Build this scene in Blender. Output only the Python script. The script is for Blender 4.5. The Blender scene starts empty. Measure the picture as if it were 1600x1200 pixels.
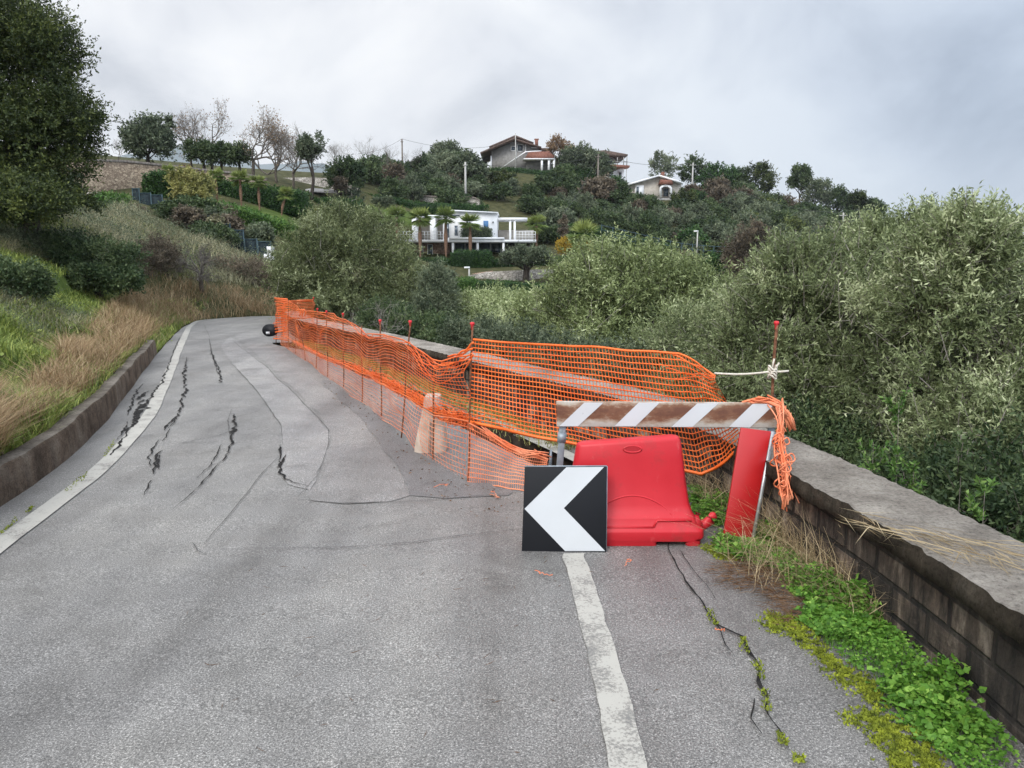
import bpy, math, random
import numpy as np
from mathutils import Vector
R = math.radians
scene = bpy.context.scene
COL = scene.collection
# ------------------------------------------------------------------ camera, sky, sun, exposure
PITCH = math.atan(205 / 1200)
CAMZ = 1.6
cd = bpy.data.cameras.new("camera"); cam = bpy.data.objects.new("camera", cd); COL.objects.link(cam)
cam.location = (0, 0, CAMZ); cam.rotation_euler = (math.pi / 2 - PITCH, 0, 0)
cd.sensor_width = 36; cd.lens = 27; cd.clip_start = 0.05; cd.clip_end = 40000
scene.camera = cam
scene.view_settings.view_transform = 'Standard'; scene.view_settings.look = 'None'
scene.view_settings.exposure = 0.0; scene.view_settings.gamma = 1
scene.cycles.use_denoising = True
scene.cycles.max_bounces = 5; scene.cycles.diffuse_bounces = 3; scene.cycles.transparent_max_bounces = 6
SUN_EL, SUN_AZ = R(40), R(208)      # azimuth clockwise from +Y
world = bpy.data.worlds.new("World"); scene.world = world; world.use_nodes = True
nt = world.node_tree; nt.nodes.clear()
def N(t, **k):
    n = nt.nodes.new(t)
    for a, b in k.items(): setattr(n, a, b)
    return n
out = N('ShaderNodeOutputWorld'); bg = N('ShaderNodeBackground'); bg.inputs[1].default_value = 0.1
sky = N('ShaderNodeTexSky'); sky.sky_type = 'NISHITA'; sky.sun_disc = False
sky.sun_elevation = SUN_EL; sky.sun_rotation = SUN_AZ
tc = N('ShaderNodeTexCoord'); sep = N('ShaderNodeSeparateXYZ'); nt.links.new(tc.outputs['Generated'], sep.inputs[0])
mp = N('ShaderNodeMapping'); mp.inputs['Scale'].default_value = (1.9, 1.9, 2.6); mp.inputs['Location'].default_value = (3.3, 1.2, .4)
nt.links.new(tc.outputs['Generated'], mp.inputs[0])
n1 = N('ShaderNodeTexNoise'); n1.inputs['Scale'].default_value = 2.1; n1.inputs['Detail'].default_value = 7; n1.inputs['Roughness'].default_value = .52
n1.inputs['Distortion'].default_value = .35
nt.links.new(mp.outputs[0], n1.inputs['Vector'])
cr = N('ShaderNodeValToRGB'); e = cr.color_ramp.elements
e[0].position = .30; e[0].color = (.53, .56, .615, 1); e[1].position = .64; e[1].color = (.89, .90, .915, 1)
m_ = cr.color_ramp.elements.new(.47); m_.color = (.76, .78, .82, 1)
nt.links.new(n1.outputs['Fac'], cr.inputs[0])
# the cloud deck is thicker and bluer out to sea on the right, and brightest overhead (overcast sky)
mr = N('ShaderNodeMapRange'); mr.inputs[1].default_value = -.1; mr.inputs[2].default_value = .5; mr.inputs[3].default_value = 0; mr.inputs[4].default_value = 1
nt.links.new(sep.outputs[0], mr.inputs[0])
mx = N('ShaderNodeMix', data_type='RGBA'); nt.links.new(mr.outputs[0], mx.inputs[0]); nt.links.new(cr.outputs[0], mx.inputs[6])
mul0 = N('ShaderNodeMix', data_type='RGBA', blend_type='MULTIPLY'); mul0.inputs[0].default_value = 1
mul0.inputs[7].default_value = (.66, .735, .83, 1); nt.links.new(cr.outputs[0], mul0.inputs[6]); nt.links.new(mul0.outputs[2], mx.inputs[7])
mz = N('ShaderNodeMapRange', interpolation_type='SMOOTHSTEP'); mz.inputs[1].default_value = .3; mz.inputs[2].default_value = .85; mz.inputs[3].default_value = 11.8; mz.inputs[4].default_value = 23
nt.links.new(sep.outputs[2], mz.inputs[0])
# the cloud is thinnest, so brightest, on the side the sun stands
my = N('ShaderNodeMapRange', interpolation_type='SMOOTHSTEP'); my.inputs[1].default_value = .15; my.inputs[2].default_value = -.75; my.inputs[3].default_value = 1; my.inputs[4].default_value = 2.0
nt.links.new(sep.outputs[1], my.inputs[0]); mm = N('ShaderNodeMath', operation='MULTIPLY'); nt.links.new(mz.outputs[0], mm.inputs[0]); nt.links.new(my.outputs[0], mm.inputs[1])
vm = N('ShaderNodeVectorMath', operation='SCALE'); nt.links.new(mx.outputs[2], vm.inputs[0]); nt.links.new(mm.outputs[0], vm.inputs[3])
mixs = N('ShaderNodeMix', data_type='RGBA'); mixs.inputs[0].default_value = .93
nt.links.new(sky.outputs[0], mixs.inputs[6]); nt.links.new(vm.outputs[0], mixs.inputs[7])
nt.links.new(mixs.outputs[2], bg.inputs[0]); nt.links.new(bg.outputs[0], out.inputs[0])
sd = bpy.data.lights.new("sun", 'SUN'); sd.energy = 1.5; sd.angle = R(20); sd.color = (1, .97, .92)
so = bpy.data.objects.new("sun", sd); COL.objects.link(so)
sv = Vector((math.sin(SUN_AZ) * math.cos(SUN_EL), math.cos(SUN_AZ) * math.cos(SUN_EL), math.sin(SUN_EL)))
so.rotation_euler = sv.to_track_quat('Z', 'Y').to_euler(); so.location = sv * 50

# ------------------------------------------------------------------ helpers
RNG = np.random.default_rng(7)
cP, sP = math.cos(PITCH), math.sin(PITCH)
def ray(px, py):
    a = (px - 800) / 1200; b = -(py - 600) / 1200
    return np.array([a, cP + b * sP, -sP + b * cP])
def at(px, py, Y):
    d = ray(px, py); t = Y / d[1]
    return np.array([0, 0, CAMZ]) + t * d
def on(px, py, h=0.0):                      # on the road plane (raised by h)
    d = ray(px, py); t = (CAMZ - h) / (-d[2] - .02 * d[1])
    return np.array([0, 0, CAMZ]) + t * d
def onplane(px, py, p0, n):
    d = ray(px, py); c = np.array([0, 0, CAMZ]); t = np.dot(p0 - c, n) / np.dot(d, n)
    return c + t * d
def project(P):
    P = np.asarray(P, float); q = P - np.array([0, 0, CAMZ])
    f = q[..., 1] * cP - q[..., 2] * sP; u = q[..., 1] * sP + q[..., 2] * cP
    f = np.where(f < .05, .05, f)
    return 800 + 1200 * q[..., 0] / f, 600 - 1200 * u / f
def zroad(x, y):
    x = np.asarray(x, float); y = np.asarray(y, float)
    k = np.clip((y - 4.5) / 3, 0, 1)
    return -.02 * y + k * (.010 * np.sin(1.7 * x + .9 * y) + .008 * np.sin(2.3 * y - 1.1 * x) + .006 * np.sin(3.9 * x + 1.3 * y + 1))
def nrm(v):
    v = np.asarray(v, float); return v / np.maximum(np.linalg.norm(v, axis=-1, keepdims=True), 1e-9)
def resample(P, step):
    P = np.asarray(P, float); d = np.r_[0, np.cumsum(np.linalg.norm(np.diff(P, axis=0), axis=1))]
    n = max(2, int(d[-1] / step) + 1); s = np.linspace(0, d[-1], n)
    return np.stack([np.interp(s, d, P[:, k]) for k in range(P.shape[1])], 1)
def smooth(P, it=2):
    P = np.array(P, float)
    for _ in range(it):
        Q = P.copy(); Q[1:-1] = (P[:-2] + 2 * P[1:-1] + P[2:]) / 4; P = Q
    return P
def resample_n(P, n):
    P = np.asarray(P, float); d = np.r_[0, np.cumsum(np.linalg.norm(np.diff(P, axis=0), axis=1))]
    s = np.linspace(0, d[-1], n)
    return np.stack([np.interp(s, d, P[:, k]) for k in range(P.shape[1])], 1)
def inpoly(x, y, poly):
    x = np.asarray(x); y = np.asarray(y); c = np.zeros(x.shape, bool); n = len(poly)
    for i in range(n):
        x1, y1 = poly[i][:2]; x2, y2 = poly[(i + 1) % n][:2]
        if y1 == y2: continue
        k = ((y1 > y) != (y2 > y)) & (x < (x2 - x1) * (y - y1) / (y2 - y1) + x1); c ^= k
    return c

class MB:
    def __init__(s): s.v = []; s.f = []; s.n = 0; s.a = []
    def add(s, V, F, mi=0, var=.5):
        V = np.asarray(V, float).reshape(-1, 3)
        if len(V) == 0: return
        s.v.append(V)
        if isinstance(F, np.ndarray) or len({len(q) for q in F}) == 1: s.f.append((np.asarray(F, np.int64) + s.n, mi))
        else:
            for q in F: s.f.append((np.asarray([q], np.int64) + s.n, mi))
        s.a.append(np.broadcast_to(np.asarray(var, float), (len(V),)).copy()); s.n += len(V)
    def merge(s, o):
        for V, A in zip(o.v, o.a): s.v.append(V); s.a.append(A)
        for F, mi in o.f: s.f.append((F + s.n, mi))
        s.n += o.n
    def mesh(s, name, mats, smooth=False):
        me = bpy.data.meshes.new(name); V = np.concatenate(s.v)
        me.vertices.add(len(V)); me.vertices.foreach_set('co', V.astype(np.float32).ravel())
        L = np.concatenate([F.ravel() for F, _ in s.f]); cnt = np.concatenate([np.full(len(F), F.shape[1]) for F, _ in s.f])
        mi = np.concatenate([np.full(len(F), m) for F, m in s.f])
        me.loops.add(len(L)); me.loops.foreach_set('vertex_index', L.astype(np.int32))
        me.polygons.add(len(cnt)); st = np.r_[0, np.cumsum(cnt)[:-1]]
        me.polygons.foreach_set('loop_start', st.astype(np.int32))
        me.polygons.foreach_set('material_index', mi.astype(np.int32))
        if smooth: me.polygons.foreach_set('use_smooth', np.ones(len(cnt), bool))
        at_ = me.attributes.new('var', 'FLOAT', 'POINT'); at_.data.foreach_set('value', np.concatenate(s.a).astype(np.float32))
        me.update(calc_edges=True); me.validate()
        for m in (mats if isinstance(mats, (list, tuple)) else [mats]): me.materials.append(m)
        return me
    def build(s, name, mats, parent=None, smooth=False, bevel=0, origin=None):
        if origin is not None:
            o_ = np.asarray(origin, float); s.v = [v - o_ for v in s.v]
        o = bpy.data.objects.new(name, s.mesh(name, mats, smooth)); COL.objects.link(o)
        if parent is not None: o.parent = parent
        elif origin is not None: o.location = origin
        if bevel:
            b = o.modifiers.new('b', 'BEVEL'); b.width = bevel; b.segments = 2; b.limit_method = 'ANGLE'
        return o
def tag(o, label=None, cat=None, group=None, kind=None):
    if label: o['label'] = label
    if cat: o['category'] = cat
    if group: o['group'] = group
    if kind: o['kind'] = kind
    return o
def thing(name, label, cat, loc=(0, 0, 0), group=None):
    o = bpy.data.objects.new(name, None); COL.objects.link(o); o.location = loc; o.empty_display_size = .2
    return tag(o, label, cat, group)
def struct(mb, name, mat, smooth=False): return tag(mb.build(name, mat, smooth=smooth), kind='structure')
QB = np.array([[0, 1, 3, 2], [4, 6, 7, 5], [0, 4, 5, 1], [2, 3, 7, 6], [0, 2, 6, 4], [1, 5, 7, 3]])
def box(mb, lo, hi, mi=0, var=.5):
    V = [[(lo, hi)[i][0], (lo, hi)[j][1], (lo, hi)[k][2]] for i in (0, 1) for j in (0, 1) for k in (0, 1)]
    mb.add(V, QB, mi, var)
def hexa(mb, P, mi=0, var=.5): mb.add(P, QB, mi, var)
def tube(mb, pts, rad, sides=6, mi=0, var=.5, cap=True):
    P = np.asarray(pts, float); n = len(P); r = np.broadcast_to(np.asarray(rad, float), (n,))
    T = np.gradient(P, axis=0); T = nrm(T); ref = np.where(np.abs(T[:, 2:3]) > .9, np.array([[1., 0, 0]]), np.array([[0, 0, 1.]]))
    A = nrm(np.cross(ref, T)); B = np.cross(T, A)
    th = np.arange(sides) * 2 * np.pi / sides
    V = (P[:, None] + r[:, None, None] * (np.cos(th)[None, :, None] * A[:, None] + np.sin(th)[None, :, None] * B[:, None])).reshape(-1, 3)
    i = np.arange(n - 1)[:, None] * sides; k = np.arange(sides)[None]; k2 = (k + 1) % sides
    F = np.stack([i + k, i + k2, i + sides + k2, i + sides + k], -1).reshape(-1, 4)
    mb.add(V, F, mi, var)
    if cap and sides > 2:
        b = mb.n - n * sides
        mb.f.append((np.array([[b + q for q in range(sides)][::-1]]), mi)); mb.f.append((np.array([[b + (n - 1) * sides + q for q in range(sides)]]), mi))
def prism(mb, poly, vec, mi=0, var=.5):
    P = np.asarray(poly, float); n = len(P); V = np.r_[P, P + np.asarray(vec, float)]
    F = [list(range(n))[::-1], list(range(n, 2 * n))] + [[i, (i + 1) % n, n + (i + 1) % n, n + i] for i in range(n)]
    mb.add(V, F, mi, var)
def grid(mb, G, mi=0, var=.5, flip=False):
    a, b = G.shape[:2]; i = np.arange(a - 1)[:, None] * b; j = np.arange(b - 1)[None]
    F = np.stack([i + j, i + j + 1, i + b + j + 1, i + b + j], -1).reshape(-1, 4)
    mb.add(G.reshape(-1, 3), F[:, ::-1] if flip else F, mi, var.reshape(-1) if isinstance(var, np.ndarray) else var)
def lathe(mb, prof, c, sides=12, mi=0):
    prof = np.asarray(prof, float); th = np.arange(sides) * 2 * np.pi / sides
    G = np.stack([np.outer(prof[:, 0], np.cos(th)) + c[0], np.outer(prof[:, 0], np.sin(th)) + c[1], np.repeat(prof[:, 1:2] + c[2], sides, 1)], -1)
    n = len(prof); i = np.arange(n - 1)[:, None] * sides; k = np.arange(sides)[None]; k2 = (k + 1) % sides
    mb.add(G.reshape(-1, 3), np.stack([i + k, i + k2, i + sides + k2, i + sides + k], -1).reshape(-1, 4), mi)

# ------------------------------------------------------------------ materials
def newmat(name):
    m = bpy.data.materials.new(name); m.use_nodes = True; t = m.node_tree
    return m, t, t.nodes['Principled BSDF']
def nd(t, ty, **k):
    n = t.nodes.new(ty)
    for a, b in k.items(): setattr(n, a, b)
    return n
def c4(c): return (c[0], c[1], c[2], 1)
def ramp(t, src, stops):
    r = nd(t, 'ShaderNodeValToRGB'); el = r.color_ramp.elements
    el[0].position, el[0].color = stops[0][0], c4(stops[0][1]); el[1].position, el[1].color = stops[-1][0], c4(stops[-1][1])
    for p, c in stops[1:-1]: q = el.new(p); q.color = c4(c)
    t.links.new(src, r.inputs[0]); return r.outputs[0]
def noise(t, scale, detail=4, rough=.55, vec=None, dist=0, coord='Object', sc=None):
    n = nd(t, 'ShaderNodeTexNoise'); n.inputs['Scale'].default_value = scale; n.inputs['Detail'].default_value = detail
    n.inputs['Roughness'].default_value = rough; n.inputs['Distortion'].default_value = dist
    c = nd(t, 'ShaderNodeTexCoord'); src = c.outputs[coord]
    if sc: mp = nd(t, 'ShaderNodeMapping'); mp.inputs['Scale'].default_value = sc; t.links.new(src, mp.inputs[0]); src = mp.outputs[0]
    t.links.new(src, n.inputs['Vector']); return n.outputs['Fac']
def mixc(t, f, a, b, blend='MIX'):
    m = nd(t, 'ShaderNodeMix', data_type='RGBA', blend_type=blend)
    for s, i in ((f, 0), (a, 6), (b, 7)):
        if hasattr(s, 'is_linked') or hasattr(s, 'links'): t.links.new(s, m.inputs[i])
        else: m.inputs[i].default_value = s if i == 0 else c4(s)
    return m.outputs[2]
def bump(t, p, h, strength=.3, dist=.01):
    b = nd(t, 'ShaderNodeBump'); b.inputs['Strength'].default_value = strength; b.inputs['Distance'].default_value = dist
    t.links.new(h, b.inputs['Height']); t.links.new(b.outputs[0], p.inputs['Normal'])
def simple(name, a, b, scale=5, rough=.8, bm=0, detail=5, lo=.35, hi=.65, sc=None, spec=.3, metal=0, bd=.01):
    m, t, p = newmat(name); n = noise(t, scale, detail, sc=sc)
    t.links.new(ramp(t, n, [(lo, a), (hi, b)]), p.inputs['Base Color'])
    p.inputs['Roughness'].default_value = rough; p.inputs['Specular IOR Level'].default_value = spec; p.inputs['Metallic'].default_value = metal
    if bm: bump(t, p, n, bm, bd)
    return m
GAIN = {'olive_leaf': 2.3, 'olive_leaf_pale': 1.85, 'olive_leaf_far': 1.8, 'dark_oak_leaf': 1.9, 'dark_shrub_leaf': 1.6, 'grey_green_shrub_leaf': 1.55, 'dry_reddish_grass': 1.2, 'pale_straw': 1.15, 'fallen_needles': 1.0, 'clover_leaf': 1.65, 'yellow_leaf': 1.1, 'dry_tan_leaf': 1.1, 'palm_frond': 1.15, 'green_grass': 2.0, 'grey_scrub': 1.85}
def leafmat(name, stops, rough=.55, trans=.25, spec=.3):
    m, t, p = newmat(name); a = nd(t, 'ShaderNodeAttribute'); a.attribute_name = 'var'
    oi = nd(t, 'ShaderNodeObjectInfo'); ad = nd(t, 'ShaderNodeMath', operation='MULTIPLY_ADD'); ad.inputs[1].default_value = .22; 
    sb = nd(t, 'ShaderNodeMath', operation='SUBTRACT'); sb.inputs[1].default_value = .11
    t.links.new(oi.outputs['Random'], ad.inputs[0]); t.links.new(a.outputs['Fac'], ad.inputs[2]); t.links.new(ad.outputs[0], sb.inputs[0])
    g_ = GAIN.get(name, 1.6); col = ramp(t, sb.outputs[0], [(q, [min(.8, c * g_) for c in cc]) for q, cc in stops]); t.links.new(col, p.inputs['Base Color'])
    p.inputs['Roughness'].default_value = rough; p.inputs['Specular IOR Level'].default_value = spec
    tr = nd(t, 'ShaderNodeBsdfTranslucent'); t.links.new(col, tr.inputs[0]); mx = nd(t, 'ShaderNodeMixShader'); mx.inputs[0].default_value = trans
    o = t.nodes['Material Output']; t.links.new(p.outputs[0], mx.inputs[1]); t.links.new(tr.outputs[0], mx.inputs[2]); t.links.new(mx.outputs[0], o.inputs[0])
    return m
def asphalt(name, k=1.0, tint=(1, 1, 1), speck=1.0):
    m, t, p = newmat(name)
    g = noise(t, 125, 3, .75); f = noise(t, 260, 2, .6); wt = noise(t, 1.0, 4, .55, sc=(1.9, .16, 1)); st_ = noise(t, 1.4, 6, .7, dist=.8)
    big = noise(t, .55, 5, .6, dist=.4); mid = noise(t, 3.2, 5, .65)
    base = ramp(t, g, [(.30, [.035 * k * c for c in tint]), (.43, [.145 * k * c for c in tint]), (.55, [.22 * k * c for c in tint]), (.70, [.50 * k * c for c in tint])]) if speck >= 1 else \
        ramp(t, g, [(.28, [.12 * k * c for c in tint]), (.5, [.19 * k * c for c in tint]), (.74, [.30 * k * c for c in tint])])
    b2 = mixc(t, .75, base, ramp(t, f, [(.33, (.15, .15, .15)), (.66, (1.25, 1.25, 1.25))]), 'MULTIPLY')
    b3 = mixc(t, .75, b2, ramp(t, big, [(.3, (.66, .66, .68)), (.5, (1, 1, 1)), (.7, (1.22, 1.2, 1.17))]), 'MULTIPLY')
    b4 = mixc(t, .6, b3, ramp(t, mid, [(.3, (.74, .73, .72)), (.65, (1.12, 1.12, 1.13))]), 'MULTIPLY')
    b4 = mixc(t, .8, b4, ramp(t, wt, [(.34, (.70, .69, .68)), (.5, (1, 1, 1)), (.66, (1.22, 1.22, 1.2))]), 'MULTIPLY'); b4 = mixc(t, .7, b4, ramp(t, st_, [(.28, (.5, .49, .48)), (.42, (1, 1, 1))]), 'MULTIPLY')
    sc = nd(t, 'ShaderNodeVectorMath', operation='SCALE'); sc.inputs[3].default_value = 1.75; t.links.new(b4, sc.inputs[0])
    t.links.new(sc.outputs[0], p.inputs['Base Color']); p.inputs['Roughness'].default_value = .52; p.inputs['Specular IOR Level'].default_value = .5
    bump(t, p, g, .55, .006); return m
M = {}
M['asphalt'] = asphalt('asphalt_worn', .68, (1, .965, .91))
M['asphalt_light'] = asphalt('asphalt_light_patch', .84, (1, .965, .925))
M['asphalt_grey'] = asphalt('asphalt_grey_patch', .745, (1, .96, .915))
M['asphalt_dark'] = asphalt('asphalt_dark_patch', .56, (1, .97, .95))
M['crack'] = simple('crack_dark', (.006, .006, .006), (.02, .018, .016), 30, .95)
M['hair'] = simple('hairline_joint', (.05, .048, .045), (.12, .115, .11), 12, .9)
def paint(name, wear=.5):
    m, t, p = newmat(name); n = noise(t, 75, 4, .75); w = noise(t, 5, 4, .6)
    s = nd(t, 'ShaderNodeMath', operation='ADD'); t.links.new(n, s.inputs[0]); t.links.new(w, s.inputs[1])
    t.links.new(ramp(t, s.outputs[0], [(.72 + .1 * wear, (.17, .165, .155)), (.86 + .14 * wear, (.30, .285, .255)), (1.05, (.40, .385, .345))]), p.inputs['Base Color'])
    p.inputs['Roughness'].default_value = .8; bump(t, p, n, .4, .004); return m
M['paint'] = paint('worn_white_road_paint', .2); M['paint_worn'] = paint('speckled_road_paint', .75)
def concrete(name, dark, mid_, light, streak=1):
    m, t, p = newmat(name); g = noise(t, 48, 6, .85); b = noise(t, 2.6, 7, .7); st = noise(t, 3.2, 5, .6, sc=(2.2, 2.2, .35))
    c = ramp(t, b, [(.32, dark), (.5, mid_), (.68, light)])
    c = mixc(t, .8 * streak, c, ramp(t, st, [(.36, (.10, .095, .09)), (.52, (.75, .72, .68)), (.66, (1.2, 1.15, 1.08))]), 'MULTIPLY')
    c = mixc(t, .7, c, ramp(t, g, [(.36, (.22, .21, .2)), (.47, (.86, .85, .83)), (.66, (1.4, 1.38, 1.34))]), 'MULTIPLY')
    t.links.new(c, p.inputs['Base Color']); p.inputs['Roughness'].default_value = .92; p.inputs['Specular IOR Level'].default_value = .15
    bump(t, p, g, 1.0, .03); return m
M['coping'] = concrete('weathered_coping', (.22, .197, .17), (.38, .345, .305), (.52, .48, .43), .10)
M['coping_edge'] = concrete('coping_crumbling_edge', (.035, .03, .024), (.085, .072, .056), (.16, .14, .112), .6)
M['kerb'] = concrete('mossy_kerb', (.075, .054, .04), (.17, .13, .098), (.28, .235, .19), .4)
M['kerb_top'] = concrete('kerb_top', (.14, .12, .10), (.26, .23, .195), (.38, .34, .30), .1)
def parapetmat():
    m, t, p = newmat('black_stained_masonry'); b = noise(t, 1.6, 6, .7, dist=.5); st = noise(t, 4.6, 7, .7, sc=(1.8, 1.8, .4), dist=.3); g = noise(t, 45, 5, .75)
    br = nd(t, 'ShaderNodeTexBrick'); br.inputs['Scale'].default_value = 1; br.inputs['Brick Width'].default_value = .27; br.inputs['Row Height'].default_value = .135; br.inputs['Bias'].default_value = -.1
    br.inputs['Mortar Size'].default_value = .017; br.inputs['Mortar Smooth'].default_value = .5; br.inputs['Color1'].default_value = (.22, .21, .20, 1); br.inputs['Color2'].default_value = (1.35, 1.22, 1.1, 1); br.inputs['Mortar'].default_value = (.07, .065, .06, 1)
    tcn = nd(t, 'ShaderNodeTexCoord'); mp2 = nd(t, 'ShaderNodeMapping'); mp2.inputs['Rotation'].default_value = (R(90), 0, R(90)); sx = nd(t, 'ShaderNodeSeparateXYZ'); cb = nd(t, 'ShaderNodeCombineXYZ')
    t.links.new(tcn.outputs['Object'], sx.inputs[0]); t.links.new(sx.outputs[1], cb.inputs[0]); t.links.new(sx.outputs[2], cb.inputs[1]); t.links.new(cb.outputs[0], br.inputs['Vector'])
    c = ramp(t, st, [(.36, (.022, .019, .018)), (.46, (.10, .086, .074)), (.55, (.20, .17, .142)), (.66, (.52, .48, .42))])
    c = mixc(t, .75, c, ramp(t, b, [(.36, (.4, .38, .37)), (.52, (1.0, .95, .9)), (.7, (1.35, 1.27, 1.2))]), 'MULTIPLY')
    c = mixc(t, .9, c, br.outputs['Color'], 'MULTIPLY'); c = mixc(t, .75, c, ramp(t, g, [(.3, (.5, .5, .5)), (.7, (1.25, 1.25, 1.25))]), 'MULTIPLY')
    t.links.new(c, p.inputs['Base Color']); p.inputs['Roughness'].default_value = .9; iv = nd(t, 'ShaderNodeMath', operation='MULTIPLY_ADD'); iv.inputs[1].default_value = -1.5; t.links.new(br.outputs['Fac'], iv.inputs[0]); t.links.new(g, iv.inputs[2]); bump(t, p, iv.outputs[0], .9, .02); return m
M['parapet'] = parapetmat()
def stonemat(name, a, b, scale=1.6, sc=(1, 1, 1.8)):
    m, t, p = newmat(name); c = nd(t, 'ShaderNodeTexCoord'); mp2 = nd(t, 'ShaderNodeMapping'); mp2.inputs['Scale'].default_value = sc
    v = nd(t, 'ShaderNodeTexVoronoi'); v.inputs['Scale'].default_value = scale; v2 = nd(t, 'ShaderNodeTexVoronoi', feature='DISTANCE_TO_EDGE'); v2.inputs['Scale'].default_value = scale
    t.links.new(c.outputs['Object'], mp2.inputs[0]); t.links.new(mp2.outputs[0], v.inputs['Vector']); t.links.new(mp2.outputs[0], v2.inputs['Vector'])
    sp = nd(t, 'ShaderNodeSeparateColor'); t.links.new(v.outputs['Color'], sp.inputs[0])
    col = mixc(t, sp.outputs[0], a, b); col = mixc(t, 1.0, col, ramp(t, v2.outputs[0], [(.0, (.35, .33, .3)), (.12, (1, 1, 1))]), 'MULTIPLY')
    t.links.new(col, p.inputs['Base Color']); p.inputs['Roughness'].default_value = .9; return m
M['stone'] = stonemat('tan_field_stone', (.20, .14, .095), (.46, .36, .25), 4.6)
M['stone_grey'] = stonemat('grey_dry_stone', (.22, .20, .175), (.45, .42, .37), 3.6)
M['stone_red'] = stonemat('reddish_stone_cladding', (.22, .13, .09), (.42, .30, .22), 3.2)
M['orange'] = simple('orange_plastic', (.78, .115, .012), (.92, .20, .04), 3, .42, spec=.45)
M['orange_pale'] = simple('pale_orange_plastic', (.75, .17, .06), (.85, .34, .19), 4, .55, spec=.35)  # paler, pinker orange for the lower and torn nets and the scraps
M['rust'] = simple('rusty_rod', (.09, .035, .018), (.24, .11, .06), 40, .85, .3)
M['capred'] = simple('red_plastic_cap', (.50, .02, .025), (.68, .05, .06), 30, .5)
def scuffed():
    m, t, p = newmat('red_barrier_plastic'); n = noise(t, 3, 5); s = noise(t, 13, 7, .8, sc=(1, 1, .5)); d = noise(t, 6, 6, .7); f = noise(t, 60, 4, .8)
    c = ramp(t, n, [(.25, (.46, .010, .018)), (.75, (.57, .022, .033))]); c = mixc(t, ramp(t, s, [(.60, (0, 0, 0)), (.72, (.32, .32, .32))]), c, (.62, .16, .15)); c = mixc(t, ramp(t, d, [(.54, (0, 0, 0)), (.72, (.55, .55, .55))]), c, (.24, .03, .025)); c = mixc(t, ramp(t, f, [(.70, (0, 0, 0)), (.76, (.5, .5, .5))]), c, (.16, .05, .04))
    t.links.new(c, p.inputs['Base Color']); p.inputs['Roughness'].default_value = .45; p.inputs['Specular IOR Level'].default_value = .4; bump(t, p, n, .08, .01); return m
M['redplastic'] = scuffed()
def redpanel():
    m, t, p = newmat('red_reflective_sheet'); n = noise(t, 2.5, 5); s = noise(t, 26, 6, .8, sc=(1, 1, .4))
    c = ramp(t, n, [(.3, (.36, .006, .008)), (.7, (.46, .012, .013))]); c = mixc(t, ramp(t, s, [(.72, (0, 0, 0)), (.78, (.5, .5, .5))]), c, (.62, .25, .2))
    t.links.new(c, p.inputs['Base Color']); p.inputs['Roughness'].default_value = .4; return m
M['redpanel'] = redpanel()
M['alu'] = simple('dull_aluminium', (.42, .43, .44), (.60, .61, .62), 9, .45, metal=.6)
M['galv'] = simple('galvanised_steel', (.20, .24, .27), (.34, .38, .41), 14, .5, metal=.4)
def rustboard():
    m, t, p = newmat('rust_stained_board'); n = noise(t, 5.5, 6, .7, sc=(1, 1, 2.2)); f = noise(t, 40, 4, .7)
    g = nd(t, 'ShaderNodeTexCoord'); sx = nd(t, 'ShaderNodeSeparateXYZ'); t.links.new(g.outputs['Generated'], sx.inputs[0])
    band = ramp(t, sx.outputs[2], [(.05, (.0, .0, .0)), (.38, (.30, .30, .30)), (.72, (.34, .34, .34)), (.97, (.14, .14, .14))])
    ad = nd(t, 'ShaderNodeMix', data_type='RGBA', blend_type='ADD'); ad.inputs[0].default_value = 1; t.links.new(n, ad.inputs[6]); t.links.new(band, ad.inputs[7])
    c = ramp(t, ad.outputs[2], [(.52, (.47, .44, .39)), (.66, (.36, .27, .2)), (.78, (.19, .085, .045)), (.92, (.13, .05, .028))])
    c = mixc(t, .4, c, ramp(t, f, [(.3, (.7, .7, .7)), (.7, (1.1, 1.1, 1.1))]), 'MULTIPLY')
    t.links.new(c, p.inputs['Base Color']); p.inputs['Roughness'].default_value = .7; return m
M['rustboard'] = rustboard()
def dirty(name, base, dirt, thr=.68, sc=22, rough=.45):
    m, t, p = newmat(name); n = noise(t, sc, 6, .8); b = noise(t, 3, 4)
    c = ramp(t, n, [(thr, base), (thr + .07, dirt)]); c = mixc(t, .35, c, ramp(t, b, [(.3, (.78, .77, .74)), (.7, (1.05, 1.05, 1.05))]), 'MULTIPLY')
    t.links.new(c, p.inputs['Base Color']); p.inputs['Roughness'].default_value = rough; p.inputs['Specular IOR Level'].default_value = .25; return m
M['whitesheet'] = dirty('white_reflective_sheet', (.58, .60, .62), (.16, .15, .13))
M['blacksheet'] = dirty('scuffed_black_sheet', (.010, .011, .014), (.15, .155, .16), .68, 16, .55)
M['whiteplastic'] = simple('dirty_white_plastic', (.42, .33, .26), (.62, .53, .45), 6, .7)
M['rope'] = simple('pale_rope', (.52, .47, .38), (.72, .68, .6), 60, .9)
M['soil'] = simple('dark_soil', (.018, .014, .011), (.07, .052, .038), 9, .95, .6, bd=.05)
M['moss'] = simple('yellow_green_moss', (.095, .125, .014), (.29, .335, .032), 22, .95, .9, bd=.02)
M['bark'] = simple('grey_bark', (.055, .045, .036), (.16, .135, .11), 14, .95, .5, sc=(1, 1, .3))
M['darkbark'] = simple('dark_bark', (.025, .02, .016), (.075, .06, .05), 14, .95, .5, sc=(1, 1, .3))
M['palebark'] = simple('pale_twig_bark', (.20, .18, .155), (.40, .37, .33), 14, .95)
M['greytwig'] = simple('bare_grey_twig', (.10, .085, .072), (.22, .195, .17), 10, .95)
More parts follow.
